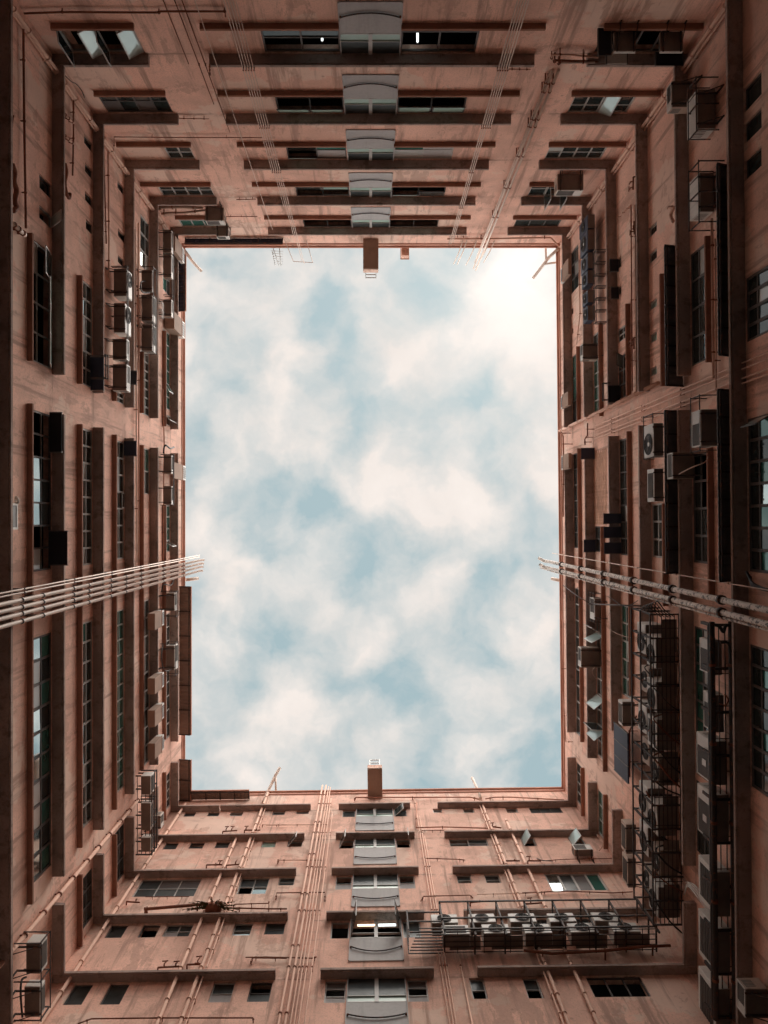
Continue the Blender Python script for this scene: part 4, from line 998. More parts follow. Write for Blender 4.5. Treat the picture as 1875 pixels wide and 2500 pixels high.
pipe('R', [R3(700, 155)], .46, .03, 'slim white pipe hugging the lower peeling pipe', 'peel', z1=41.4, group=GR_, tip=((-.1, .3, .2),))
pipe('R', [R3(720, 165)], .44, .022, 'slim grey pipe behind the peeling pipes', 'peel', z1=40.2, group=GR_)
pipe('R', [R2(700, 1316)], .46, .016, 'thin pale line strung above the peeling pipes', 'cable', z1=40.0, group=GR_, name='guy_line', cat='line', coll=[zc + .1 for zc in ZC[:6]], collm='rust')
pipe('R', [R1(840, 1318)], .16, .075, 'thick peach pipe climbing the middle of the right facade', 'pipe', z0=hit(R, R1(850, 1312), .16)[1], z1=39.3, group=GR_, coll=[28, 29.5, 31.1, 32.6, 34.2, 35.7, 37.2, 38.6], collm='pipe')
for X, Y, lab in ((1400, 1195, 'thin peach pipe nearest the thick climbing pipe'), (1400, 1240, 'second thin peach pipe below the thick climbing pipe'),
                  (1300, 1345, 'third thin peach pipe below the thick climbing pipe'), (1300, 1380, 'fourth thin peach pipe above the fan condenser')):
    pipe('R', [R1(X, Y)], .1, .026, lab, 'pipe', z1=33.5, group=GR_)
GT = 'cords and pipes down the top facade'
for i, x in enumerate((1310, 1327, 1345, 1362, 1380)):
    pipe('T', [zA(x, 60)], .45, .013, 'thin pale cord, %s from the left in the left-hand bundle on the top facade' % ORD[i], 'cable', z1=(30.6, 33.9, 37.6, 41, 41.4)[i], group=GT, name='cord', cat='cord', coll=[ZC[1] + .1, ZC[2] + .1, ZC[3] + .1], seg=5)
pipe('T', [zA(1127, 0)], .5, .013, 'single bright cord left of the bundle on the top facade', 'cable', z1=36.4, group=GT, name='cord', cat='cord', coll=[], seg=5)
pipe('T', [zB(238, 1362)], .3, .016, 'short bright cord rising past the top rim', 'cable', z0=37.6, z1=41.2, group=GT, name='cord', cat='cord', coll=[], seg=5) if False else None
for i, (x, y) in enumerate(((960, 40), (1040, 80), (1085, 90))):
    pipe('T', [zA(x, y)], .06, .016, 'faint wall conduit, %s from the left above the upper left window' % ORD[i], 'rust', z0=20, z1=(24.0, 26.3, 28.2)[i], group=GT, name='wall_conduit', cat='conduit', seg=5)
for i, x in enumerate((1556, 1572, 1588, 1604, 1620)):
    pipe('T', [zB(x, 60)], .45, .017, 'thin pale pipe, %s from the left in the right-hand bundle on the top facade' % ORD[i], 'cable', z1=(38.4, 38.4, 38.2, 27.2, 27.2)[i], group=GT, coll=[ZC[1] + .1, ZC[2] + .1, ZC[3] + .1, ZC[4] + .1], seg=6, name='slim_pipe')
for i, (x, r, top) in enumerate(((362, .022, 41.6), (378, .045, 42.6), (410, .045, 42.9))):
    pipe('T', [zC(x, 400)], .30, r, '%s of three bracketed pipes right of centre on the top facade' % ['slimmest', 'left thick one', 'right thick one'][i], 'ppipe', z0=23.9, z1=top, group=GT,
         coll=[24.6, 25.1, 26.8, 27.3, 29.5, 32.3, 35.4], collm='rust', seg=8)
for i, (du, h) in enumerate(((-.55, 2.0), (-.35, 2.1), (.15, 2.2), (.8, 1.6), (1.05, 1.75))):
    uu = hit(T, (1152, 600), .2)[0] + du
    o = thing('vent_stub', P(T, uu, .2, 39.6), 'thin vent rod, %s from the left in the cluster over the top rim' % ORD[i], 'pipe', 'vent rods over the top rim')
    mb('ppipe').tube([P(T, uu, .2, 38.6), P(T, uu, .2, 40.2), P(T, uu - .1, .25, 40 + h)], .028, 6).build('tube', parent=o)
for pts, n, r, lab in (([zA(60, 25)], .16, .062, 'thicker of the two pipes in the top left corner'), ([zA(58, 55)], .10, .035, 'thinner of the two pipes in the top left corner')):
    pipe('L', pts, n, r, lab, 'pipe', z1=36.8, coll=[zc + d for zc in ZC[:6] for d in (-.7, .6, 1.5)], collm='pipe')
for pts, n, r, lab in (([zC(1395, 50)], .16, .062, 'thicker of the two pipes in the top right corner'), ([zC(1415, 65)], .10, .035, 'thinner of the two pipes in the top right corner')):
    pipe('R', pts, n, r, lab, 'pipe', z1=38.8, coll=[zc + d for zc in ZC[:6] for d in (-.7, .6, 1.5)], collm='pipe')
GB = 'pipes on the bottom facade'
pipe('B', [L4(235, 1535)], .14, .06, 'pale pipe in the bottom left corner', 'pipe', z1=38.2, group=GB, coll=[zc + d for zc in ZC[:6] for d in (-.7, .9)], collm='pipe')
for x, y, r, lab, t in ((1010, 1300, .055, 'left thick pipe of the left pair on the bottom facade', 34.4), (1135, 1290, .06, 'right thick pipe of the left pair on the bottom facade', 39.6), (1155, 1320, .024, 'thin pipe beside the left pair on the bottom facade', 38.4)):
    pipe('B', [L4(x, y)], .13, r, lab, 'pipe', z1=t, group=GB, coll=[zc + d for zc in ZC[:6] for d in (-1.1, .5, 1.5)], collm='pipe')
for i, (x, r) in enumerate(((204, .043), (233, .043), (256, .024), (272, .024), (291, .024), (318, .02))):
    pipe('B', [zD(x, 815)], .16, r, '%s pipe from the left in the central bundle of the bottom facade' % ORD[i], 'pipe', z1=(40.5, 40.5, 40.3, 40.2, 38.6, 36.6)[i], group=GB, coll=[zc + d for zc in ZC[:6] for d in (.4, 1.6)] if i < 2 else [zc + .4 for zc in ZC[:6]], collm='rust')
for i, (x, y, t) in enumerate(((1022, 1290, 38.9), (1042, 1290, 36.3), (1058, 1290, 34), (1165, 1400, 24.4))):
    pipe('B', [zD(x, y)], .08, .022, 'slim pipe, %s from the stair bay in the right-hand group of the bottom facade' % ORD[i], 'pipe', z1=t, group=GB)
for pts, r, lab, t in (([zD(1475, 840)], .055, 'left thick pipe of the right pair on the bottom facade', 38.0), ([zD(1600, 830)], .055, 'right thick pipe of the right pair on the bottom facade', 35.6), ([zD(1452, 840)], .028, 'slim pipe left of the right pair on the bottom facade', 37.6)):
    pipe('B', pts, .13, r, lab, 'pipe', z1=t, group=GB, coll=[zc + d for zc in ZC[:6] for d in (-1.1, .5, 1.5)], collm='pipe')
# horizontal conduits and brackets
for key, pts, n, r, m, lab in (
    ('B', [zD(65, 605), zD(68, 592), zD(320, 592)], .1, .02, 'pipe', 'short hooked conduit left of the stair bay, third storey'),
    ('B', [zD(55, 820), zD(60, 782), zD(340, 778), zD(340, 830)], .1, .022, 'rust', 'hooked conduit crossing the central bundle'),
    ('B', [zD(-120, 1155), zD(0, 1153), zD(270, 1160), zD(290, 1152)], .1, .022, 'rust', 'dark conduit with a turned end left of the lit stair window'),
    ('B', [zD(0, 390), zD(358, 387)], .08, .018, 'pipe', 'straight conduit just below the top windows left of the stair bay'),
    ('B', [zD(510, 245), zD(515, 230), zD(1180, 228), zD(1230, 240)], .12, .035, 'coping', 'red-brown pipe along the bottom parapet'),
    ('B', [zD(1270, 238), zD(1320, 228), zD(1420, 228), R4(285, 285)], .12, .03, 'coping', 'red-brown pipe along the bottom parapet near the corner'),
    ('B', [zD(870, 260), zD(868, 405), zD(1020, 400), zD(1290, 408), zD(1330, 395)], .1, .03, 'coping', 'red-brown pipe with bends right of the stair bay, top storey'),
    ('B', [zD(895, 420), zD(1030, 420)], .1, .016, 'rust', 'short thin conduit below the bent red-brown pipe'),
    ('B', [zD(925, 582), zD(1120, 588), zD(1150, 592)], .1, .02, 'rust', 'short conduit ending in a tap right of the stair bay'),
    ('B', [zD(895, 830), zD(910, 802), zD(975, 800), zD(1180, 795), zD(1195, 812)], .1, .02, 'rust', 'arched conduit above the access platform'),
    ('B', [zD(1220, 790), zD(1500, 785), zD(1640, 772)], .1, .014, 'pipe', 'thin pale wire along the wall above the bottom rack'),
    ('B', [L4(1515, 395), L4(1520, 388), L4(1660, 388)], .1, .016, 'pipe', 'thin conduit beside the left pair of pipes, top storey'),
    ('B', [L4(1605, 605), L4(1612, 592), L4(1660, 592)], .1, .02, 'pipe', 'short bent conduit left of the central bundle'),
    ('B', [L4(835, 880), L4(850, 875), L4(1285, 838)], .22, .06, 'rust', 'heavy rusty arm projecting beside the fern'),
    ('B', [L4(1300, 868), L4(1555, 874), L4(1660, 874)], .2, .028, 'rust', 'rusty rail right of the fern'),
    ('B', [L4(1350, 860), L4(1355, 848), L4(1555, 842), L4(1556, 830)], .2, .02, 'rust', 'bent conduit above the rusty rail by the fern'),
    ('B', [L4(840, 805), L4(1095, 803)], .1, .014, 'rust', 'thin line under the wide three-light window'),
    ('B', [L4(1450, 1190), L4(1460, 1158), L4(1660, 1160)], .1, .022, 'rust', 'bent dark conduit in the lower storey left of the bundle'),
    ('B', [L4(450, 1540), L4(530, 1510), L4(940, 1505), L4(1465, 1505), L4(1465, 1530)], .1, .022, 'rust', 'long dark conduit along the lowest strip of the bottom facade'),
    ('B', [R4(100, 685), R4(150, 695), R4(300, 685), R4(605, 680)], .08, .016, 'rust', 'sagging dark cable below the air conditioner on the bottom facade'),
    ('B', [R4(0, 912), R4(300, 900), R4(610, 912), R4(745, 905)], .08, .022, 'rust', 'dark conduit under the four-light window'),
    ('B', [R4(10, 1300), R4(200, 1322), R4(560, 1302), R4(820, 1275), R4(1000, 1268)], .3, .05, 'rust', 'rusty pipe slung under the bottom rack'),
    ('T', [zA(140, 78), zA(360, 70), zA(820, 72), zA(920, 72), zA(930, 66), zA(1300, 66), zA(1305, 95)], .1, .03, 'rust', 'long dark conduit over the upper left window of the top facade'),
    ('T', [zA(660, 890), zA(660, 792), zA(1100, 796), zA(1520, 796)], .1, .018, 'rust', 'thin dark conduit above the third storey sill, top facade'),
    ('T', [zA(1035, 685), zA(1210, 688)], .1, .02, 'pipe', 'short pale pipe stub beside the second storey ledge, top facade'),
    ('T', [zA(1215, 435), zA(1212, 375)], .4, .02, 'rust', 'short dark drip pipe at the first centre ledge'),
    ('T', [zA(1368, 1155), zA(1480, 1152)], .1, .02, 'rust', 'short dark conduit at the fourth storey ledge, top facade'),
    ('T', [zB(1520, 400), zB(1648, 402)], .1, .022, 'pipe', 'short bracket pipe right of the first centre ledge'),
    ('T', [zC(360, 365), zC(362, 330), zC(460, 328), zC(640, 345)], .2, .03, 'pipe', 'upper bent pipe running to the upper right recess'),
    ('T', [zC(378, 372), zC(380, 362), zC(640, 370)], .25, .035, 'rust', 'dark bent pipe running to the upper right recess'),
    ('T', [zC(400, 385), zC(410, 378), zC(620, 375)], .3, .03, 'ppipe', 'pale bent pipe running to the upper right recess'),
    ('T', [E2(835, 115), E2(1100, 115), E2(1430, 108), E2(1510, 108), E2(1570, 170), E2(1580, 190)], .2, .045, 'pipe', 'long peach pipe under the top rim bending at the right corner'),
    ('T', [E2(845, 102), E2(960, 104)], .3, .022, 'ppipe', 'short pale rod under the top rim'),
    ('T', [E1(20, 250), E1(60, 232), E1(280, 228), E1(480, 240)], .25, .07, 'tan', 'upper brown duct leading to the top left air conditioner'),
    ('T', [E1(60, 300), E1(110, 290), E1(300, 285), E1(500, 262)], .3, .05, 'tan', 'lower brown duct leading to the top left air conditioner'),
    ('T', [E1(705, 325), E1(1030, 325)], .08, .018, 'rust', 'thin dark conduit right of the top left air conditioner'),
    ('L', [zA(135, 170), zA(140, 700), zA(150, 1320)], .1, .035, 'rust', 'dark red pipe running along the outer left wall strip'),
    ('L', [zA(425, 575), zA(425, 800), zA(420, 1015)], .1, .028, 'rust', 'dark red conduit along the second left wall strip'),
    ('L', [zA(365, 655), zA(425, 712)], .1, .04, 'pipe', 'short slanting peach branch pipe, upper one on the left'),
    ('L', [zA(365, 775), zA(425, 832)], .1, .04, 'pipe', 'short slanting peach branch pipe, second one on the left'),
    ('L', [zA(68, 1290), zA(145, 1360)], .15, .06, 'ppipe', 'fat pale stub pipe near the upper left edge'),
    ('L', [zA(60, 670), zA(75, 672), zA(55, 880)], .1, .025, 'rust', 'angled dark rod at the upper left edge'),
    ('L', [zA(625, 880), zA(628, 1150), zA(630, 1410), L1(880, 590)], .1, .03, 'pipe', 'peach conduit along the third left wall strip'),
    ('L', [zA(600, 930), zA(610, 1200), zA(615, 1410)], .16, .022, 'rust', 'rusty conduit beside the peach one on the third left strip'),
    ('L', [L1(1120, 150), L1(1120, 800), L1(1125, 1200), L2(1125, 150), L2(1120, 800), L2(1122, 1430)], .1, .03, 'pipe', 'long peach conduit along the fourth left wall strip'),
    ('L', [L1(1095, 200), L1(1100, 1100), L1(1105, 1659), L2(1105, 750), L2(1110, 1400)], .1, .03, 'ppipe', 'long pale conduit beside the peach one on the fourth left strip'),
    ('L', [L2(1320, 0), L2(1330, 450), L2(1325, 900), L2(1325, 1420)], .08, .03, 'coping', 'red-brown conduit along the top left strip'),
    ('R', [R1(650, 0), R1(655, 700), R1(660, 1370)], .08, .024, 'rust', 'dark conduit along the third right wall strip'),
    ('R', [R1(682, 0), R1(688, 700), R1(692, 1375)], .3, .03, 'tan', 'brown conduit along the ledge of the third right strip'),
    ('R', [R1(640, 10), R1(545, 100)], .08, .018, 'pipe', 'thin slanting rod on the third right strip'),
    ('R', [R1(1245, 100), R1(1250, 700), R1(1258, 1280)], .12, .04, 'pipe', 'peach pipe along the outer right wall strip'),
    ('R', [R1(1270, 250), R1(1275, 700), R1(1278, 1370)], .12, .025, 'pipe', 'slim peach pipe along the outer right wall strip'),
    ('R', [R1(270, 480), R1(275, 800), R1(250, 1030)], .1, .025, 'pipe', 'slim peach pipe along the upper right strip'),
    ('R', [R2(125, 300), R2(150, 350), R2(152, 460), R2(150, 940)], .45, .04, 'coping', 'red-brown pipe bending along the right rim'),
    ('R', [R2(330, 250), R2(330, 340), R2(310, 370), R2(312, 410)], .3, .03, 'rust', 'bent rusty pipe above the dark blue hanging panel'),
    ('R', [R3(140, 545), R3(150, 860), R3(170, 1240), R3(215, 1240)], .2, .025, 'coping', 'red-brown rod along the lower right rim'),
    ('R', [R3(690, 1050), R3(640, 1160), R3(640, 1500)], .3, .03, 'rust', 'rusty pipe bending round the three dark blue panels'),
    ):
    conduit(key, pts, n, r, lab, m)
# heavy black pipes and cables on the right edge
for n, zz, r, lab in ((x0[3] + .08, x0[4] - .1, .075, 'inner black pipe running along the right edge frame'), (.12, x0[4] - .15, .11, 'outer black pipe running along the right edge frame')):
    o = thing('service_pipe', P(R, x0[0], n, zz), lab, 'pipe', 'black pipes along the right edge')
    mb('steel').tube([P(R, x0[0] - .1, n, zz), P(R, 8, n, zz), P(R, ub, n, zz)], r, 10).build('tube', parent=o)
    for i in range(5):
        u = x0[0] + (ub - x0[0]) * (i + .5) / 5; c = mb('rust'); c.tube([P(R, u - .04, n, zz), P(R, u + .04, n, zz)], r * 1.2, 10); c.build('clamp', parent=o)
def cable(pts, r, label, m='wire', name='cable', group='loose cables', seg=6, kids=None):
    o = mb(m).tube(pts, r, seg).build(name, cap_) if False else mb(m).tube(pts, r, seg).build(name)
    return tag(o, label, 'cable', group)
def curve(key, pts, n, sub=6):
    """smooth run through photo points, n per point"""
    w = W[key]; q = [P(w, hit(w, p, a)[0], a, hit(w, p, a)[1]) for p, a in zip(pts, n)]
    out = []
    for i in range(len(q) - 1):
        p0, p1, p2, p3 = q[max(i - 1, 0)], q[i], q[i + 1], q[min(i + 2, len(q) - 1)]
        for j in range(sub):
            t = j / sub
            out.append(.5 * ((2 * p1) + (p2 - p0) * t + (2 * p0 - 5 * p1 + 4 * p2 - p3) * t * t + (3 * p1 - p0 - 3 * p2 + p3) * t ** 3))
    return out + [q[-1]]
for i, dy in enumerate((0, 14, 28, 46)):
    cable(curve('R', [F1(690 - dy * .3 + i * 8, 900 - dy * .6 + 40 - i * 30), F1(720 + i * 4, 860 - i * 12), F1(790 + i * 6, 930 - i * 20), F1(900 + i * 18, 1085)], (.1, .3, .35, .3)), .02,
          'grey cable, %s of four curving together on the right facade' % ORD[i], 'white', group='curving grey cables')
cable(curve('R', [R2(1220, 490), R2(1190, 540), R2(1100, 575), R2(1005, 625)], (.1, .4, .6, .7)), .016, 'pale wire trailing over the box air conditioner on the right', 'cable')
for i in range(4):
    cable(curve('R', [R2(1500 + i * 10, 1345 + i * 12), R2(1540, 1420 + i * 8), R2(1600, 1455 + i * 5), R2(1659, 1475 + i * 3)], (.25, .35, .3, .3)), .03, 'thick black cable, %s in the bundle at the right edge' % ORD[i], 'wire', group='black cables at the right edge')
cable(curve('R', [R3(500, 415), R3(540, 440), R3(600, 462), R3(660, 475)], (.4, .3, .2, .1)), .012, 'thin white wire above the dark panels on the right', 'cable')
cable(curve('R', [R3(480, 170), R3(530, 200), R3(580, 235), R3(640, 235), R3(700, 200)], (.4, .4, .5, .5, .5)), .014, 'black wire sagging from the aerial to the long rack')
cable(curve('R', [R3(380, 690), R3(365, 730), R3(395, 780)], (.6, .3, .1)), .01, 'thin cord hanging from the beige box air conditioner', 'cable')
cable(curve('R', [R3(1310, 510), R3(1370, 520), R3(1385, 640), R3(1390, 760)], (.5, .3, .2, .2)), .035, 'thick black hose bent behind the first edge air conditioner')
cable(curve('R', [R3(1340, 890), R3(1368, 930), R3(1345, 970), R3(1300, 960)], (.4, .3, .4, .5)), .02, 'brown hose looped beside the second edge air conditioner', 'rust')
cable(curve('R', [R3(1225, 400), R3(1250, 380), R3(1300, 390), R3(1330, 430), R3(1350, 385), R3(1410, 385)], (.6, .6, .5, .4, .3, .1)), .045, 'fat black hose coiled at the head of the edge frame')
for i in range(5):
    cable(curve('R', [R3(720 + 25 * i, 270 + 10 * (i % 3)), R3(760 + 20 * i, 235 - 8 * i), R3(810 + 22 * i, 270), R3(870 + 25 * i, 320)], (.7, .75, .6, .2)), .018, 'black cable, %s in the tangle at the head of the long rack' % ORD[i], group='tangled cables on the long rack')
cable(curve('L', [L1(1180, 620), L1(1145, 625), L1(1140, 680), L1(1160, 710), L1(1210, 712)], (.3, .4, .4, .4, .4)), .03, 'coiled black hose beside the upper left box air conditioner')
cable(curve('L', [L1(1140, 760), L1(1150, 850), L1(1140, 950), L1(1160, 1000)], (.2, .35, .25, .2)), .016, 'pale wiggling wire behind the upper left units', 'cable')
cable(curve('L', [L1(1105, 1470), L1(1110, 1340), L1(1120, 1240), L1(1140, 1200)], (.3, .2, .2, .2)), .014, 'thin brown wire curving below the upper left units', 'rust')
cable(curve('L', [L2(1325, 520), L2(1330, 470), L2(1345, 455), L2(1380, 480), L2(1410, 470)], (.3, .3, .4, .4, .4)), .04, 'fat curled hose above the rod cage on the left rim')
cable(curve('L', [L3(1310, 150), L3(1325, 90), L3(1385, 95), L3(1405, 55)], (.2, .3, .4, .4)), .025, 'bent dark pipe above the small black cage on the left')
cable(curve('L', [L3(1320, 580), L3(1308, 660), L3(1320, 760), L3(1350, 790), L3(1400, 770)], (.2, .3, .4, .5, .5)), .025, 'black hose loop hanging by the white-fronted unit on the left')
cable(curve('L', [L4(130, 1500), L4(120, 1380), L4(125, 1290), L4(150, 1270)], (.5, .5, .4, .3)), .03, 'black hose bent behind the bottom left condensers')
cable(curve('L', [zA(365, 425), zA(410, 470), zA(440, 485), zA(470, 520), zA(490, 565)], (.3, .35, .4, .45, .5)), .014, 'twisted wire stem with a leaf-like end on the upper left')
cable(curve('B', [R4(505, 520), R4(540, 570), R4(540, 600), R4(520, 625)], (.3, .3, .3, .3)), .02, 'curling white hose by the air conditioner on the bottom facade', 'pipe')
cable(curve('B', [zD(1565, 580), zD(1600, 595), zD(1659, 598), R4(110, 690)], (.1, .1, .1, .1)), .014, 'dark cable beside the taps on the bottom facade')
for key, V, pts, lab in (('L', zA, [(70, 950), (85, 1000), (80, 1050), (95, 1100), (85, 1160), (95, 1200), (75, 1220)], 'crumpled dark hose on the outer left wall strip'),
                         ('L', zA, [(375, 945), (385, 1000), (375, 1060), (385, 1120), (400, 1145), (405, 1120)], 'bent dark hose on the second left wall strip')):
    cable(curve(key, [V(*p) for p in pts], [.12] * len(pts)), .075 if 'crump' in lab else .06, lab, 'rust')
for key, V, pts, lab in (('R', zC, [(1060, 1250), (1090, 1245), (1075, 1290), (1090, 1330)], 'broken pipe end on the second right strip, upper one'),
                         ('R', R1, [(930, 20), (970, 25)], 'broken pipe stub on the second right strip')):
    cable(curve(key, [V(*p) for p in pts], [.15] * len(pts)), .055, lab, 'pipe')

for i in range(12):
    u = e[0] + .3 + i * (RACK_R[1] - e[0] - .5) / 12 + random.uniform(-.2, .2); z = e[4] + random.choice((.1, .9)); l = random.uniform(.4, 1.1)
    pts = [P(R, u, e[3] - .3, z + .2), P(R, u + .1 * l, e[3] + .05 * random.random(), z + .05), P(R, u + .35 * l, e[3] - .1, z - .18 - .2 * random.random()), P(R, u + .7 * l, .4, z - .25), P(R, u + l, .05, z - .1 - .3 * random.random())]
    q = []
    for j in range(len(pts) - 1):
        p0, p1, p2, p3 = pts[max(j - 1, 0)], pts[j], pts[j + 1], pts[min(j + 2, len(pts) - 1)]
        for k_ in range(5):
            t = k_ / 5; q.append(.5 * ((2 * p1) + (p2 - p0) * t + (2 * p0 - 5 * p1 + 4 * p2 - p3) * t * t + (3 * p1 - p0 - 3 * p2 + p3) * t ** 3))
    cable(q + [pts[-1]], random.uniform(.018, .034), 'drooping hose under the long right-hand condenser rack', random.choice(('wire', 'wire', 'rust')), name='drain_hose', group='hoses under the long right rack')
# ------------------------------------------------------------------ chains across the stair bays
for key, k, ua_, ub_, z, sag in CHAINS:
    w = W[key]; pts = []
    if key == 'B' and k == 2: sag = .3
    sag *= random.uniform(.75, 1.2); z += random.uniform(-.12, .1)
    for j in range(15):
        t = j / 14; pts.append(P(w, ua_ + (ub_ - ua_) * t, .075, z - sag * (1 - (2 * t - 1) ** 2)))
    o = thing('sagging_cable', pts[7], 'dark cable sagging across the grey stair panel, %s from the roof on the %s facade' % (ORD[5 - k], {'T': 'top', 'B': 'bottom'}[key]), 'cable', 'cables across the stair panels')
    mb('steel').tube(pts, .022, 6).build('strand', parent=o)
    for pp in (pts[0], pts[-1]):
        N3 = Vector((w.N.x, w.N.y, 0)); s = mb('rust'); s.tube([pp - N3 * .07, pp + N3 * .01], .03, 6); s.build('hook', parent=o)

# ------------------------------------------------------------------ awnings and sheets
def awning(key, u0, u1, n0, n1, z0, z1, label, m='sheet', ribs=10, t=.03, name='sheet_awning', edge=None, group=None, corr=True):
    w = W[key]
    o = thing(name, P(w, (u0 + u1) / 2, n0, z0), label, 'awning', group)
    s = mb(m); nn = max(2, int((u1 - u0) / .09)) if corr else 1
    prev = None
    for j in range(nn + 1):
        u = u0 + (u1 - u0) * j / nn; dz = (.018 if j % 2 else 0) if corr else 0
        cur = (P(w, u, n0, z1 + dz), P(w, u, n1, z0 + dz), P(w, u, n1, z0 + dz + t), P(w, u, n0, z1 + dz + t))
        if prev:
            for i in range(4): s.face([prev[i], prev[(i + 1) % 4], cur[(i + 1) % 4], cur[i]])
        else: s.face(cur)
        prev = cur
    s.face(prev); s.build('sheet', parent=o)
    for j in range(ribs + 1):
        u = u0 + (u1 - u0) * j / ribs; f = mb('steel')
        f.hexa([q for du in (-.025, .025) for q in (P(w, u + du, n0, z1 - .05), P(w, u + du, n0, z1 - .005), P(w, u + du, n1, z0 - .05), P(w, u + du, n1, z0 - .005))])
        f.build('rib', parent=o)
    for n, z in ((n0 + .9 * (n1 - n0), z1 + .9 * (z0 - z1)),):
        f = mb('steel'); f.box(w, u0, u1, n - .02, n + .02, z - .09, z - .052); f.build('purlin', parent=o)
    if edge:
        f = mb(edge); f.box(w, u0 - .01, u1 + .01, n1 + .004, n1 + .05, z0 - .02, z0 + .09); f.build('edge_trim', parent=o)
    return o
GA = 'dark sheet awnings on the right facade'
for k, a, b, xx, lab in ((1, R1(895, 300), R1(895, 1330), 895, 'dark corrugated awning below the row of small windows on the right'),
                         (1, R2(895, 160), R2(895, 1355), 895, 'dark corrugated awning carrying the bright fan condenser'),
                         (0, R1(1280, -300), R1(1280, 1105), 1280, 'dark corrugated awning at the right edge above the peach pipes'),
                         (0, R2(1285, 5), R2(1300, 1415), 1285, 'dark corrugated awning at the right edge above the black cables')):
    z = ZC[k] + .32
    n1 = at_height(R, a, z)[1]
    u0, u1 = at_height(R, a, z)[0], at_height(R, b, z)[0]
    awning('R', u0, u1, .02, n1, z, z + .22, lab, ribs=7, group=GA)
GE = 'eaves along the left and bottom rims'
z = 38.9
def eave(key, a, b, n1, lab, m='eave', ribs=6, z=38.9, edge='coping', n0=.02):
    w = W[key]
    u0 = a if isinstance(a, float) else at_height(w, a, z)[0]; u1 = b if isinstance(b, float) else at_height(w, b, z)[0]
    return awning(key, u0, u1, n0, n1, z, z + .12, lab, m=m, ribs=ribs, edge=edge, group=GE)
eave('L', L3(1545, 108), L3(1545, 1308), .62, 'long brown ribbed eave along the left rim below the pale pipes', ribs=6)
eave('L', L3(1540, 1512), ENDS['L'][1] - .02, .62, 'short brown ribbed eave on the left rim beside the lower corner', ribs=2)
eave('B', ENDS['B'][0] + .66, L4(1440, 205), .48, 'brown ribbed eave on the bottom rim at the left corner', ribs=4)
eave('L', E3(670, 540), E3(670, 1145), .40, 'dark blue sheet awning along the upper left rim', m='blue', ribs=3, z=38.7)
eave('T', E1(298, 592), E1(1283, 592), .36, 'dark blue sheet awning along the top rim at the left corner', m='blue', ribs=4, z=38.7)
# ------------------------------------------------------------------ dark boards and panels fixed over windows
def panel(key, ext, label, m='blue', group='dark boards over windows', name='window_board', cat='board', div=0):
    w = W[key]; u0, u1, n0, n1, z0, z1 = ext
    o = thing(name, P(w, (u0 + u1) / 2, n0, z0), label, cat, group)
    mb(m).box(w, u0, u1, n0, n1, z0, z1).build('sheet', parent=o, bevel=.01)
    f = mb('dframe')
    for u in [u0 + (u1 - u0) * i / (div + 1) for i in range(div + 2)]: f.box(w, u - .015, u + .015, n0 + .01, n1 + .012, z0 - .012, z1 + .012)
    f.build('batten', parent=o)
    return o
def quad_ext(key, V, dlow, dhigh, a, b, n0, th=.04, k=None):
    """board standing off the wall by n0..: low/high depth coordinates seen on its outer face"""
    w = W[key]; mid = (a + b) / 2; q = (lambda d, s: V(d, s)) if key in 'LR' else (lambda d, s: V(s, d))
    z0 = hit(w, q(dlow, mid), n0 + th)[1]; z1 = hit(w, q(dhigh, mid), n0 + th)[1]
    ua, ub_ = hit(w, q(dlow, a), n0 + th)[0], hit(w, q(dlow, b), n0 + th)[0]
    return (min(ua, ub_), max(ua, ub_), n0, n0 + th, min(z0, z1), max(z0, z1))
def shelf_ext(key, V, d0, d1, a, b, z, th=.03):
    """flat board seen from below, spanning depth coordinates d0..d1 at height z"""
    w = W[key]; q = (lambda d, s: V(d, s)) if key in 'LR' else (lambda d, s: V(s, d))
    mid = (a + b) / 2
    n0, n1 = sorted((at_height(w, q(d0, mid), z)[1], at_height(w, q(d1, mid), z)[1]))
    ua, ub_ = at_height(w, q(d1, a), z)[0], at_height(w, q(d1, b), z)[0]
    return (min(ua, ub_), max(ua, ub_), max(n0, .02), n1, z, z + th)
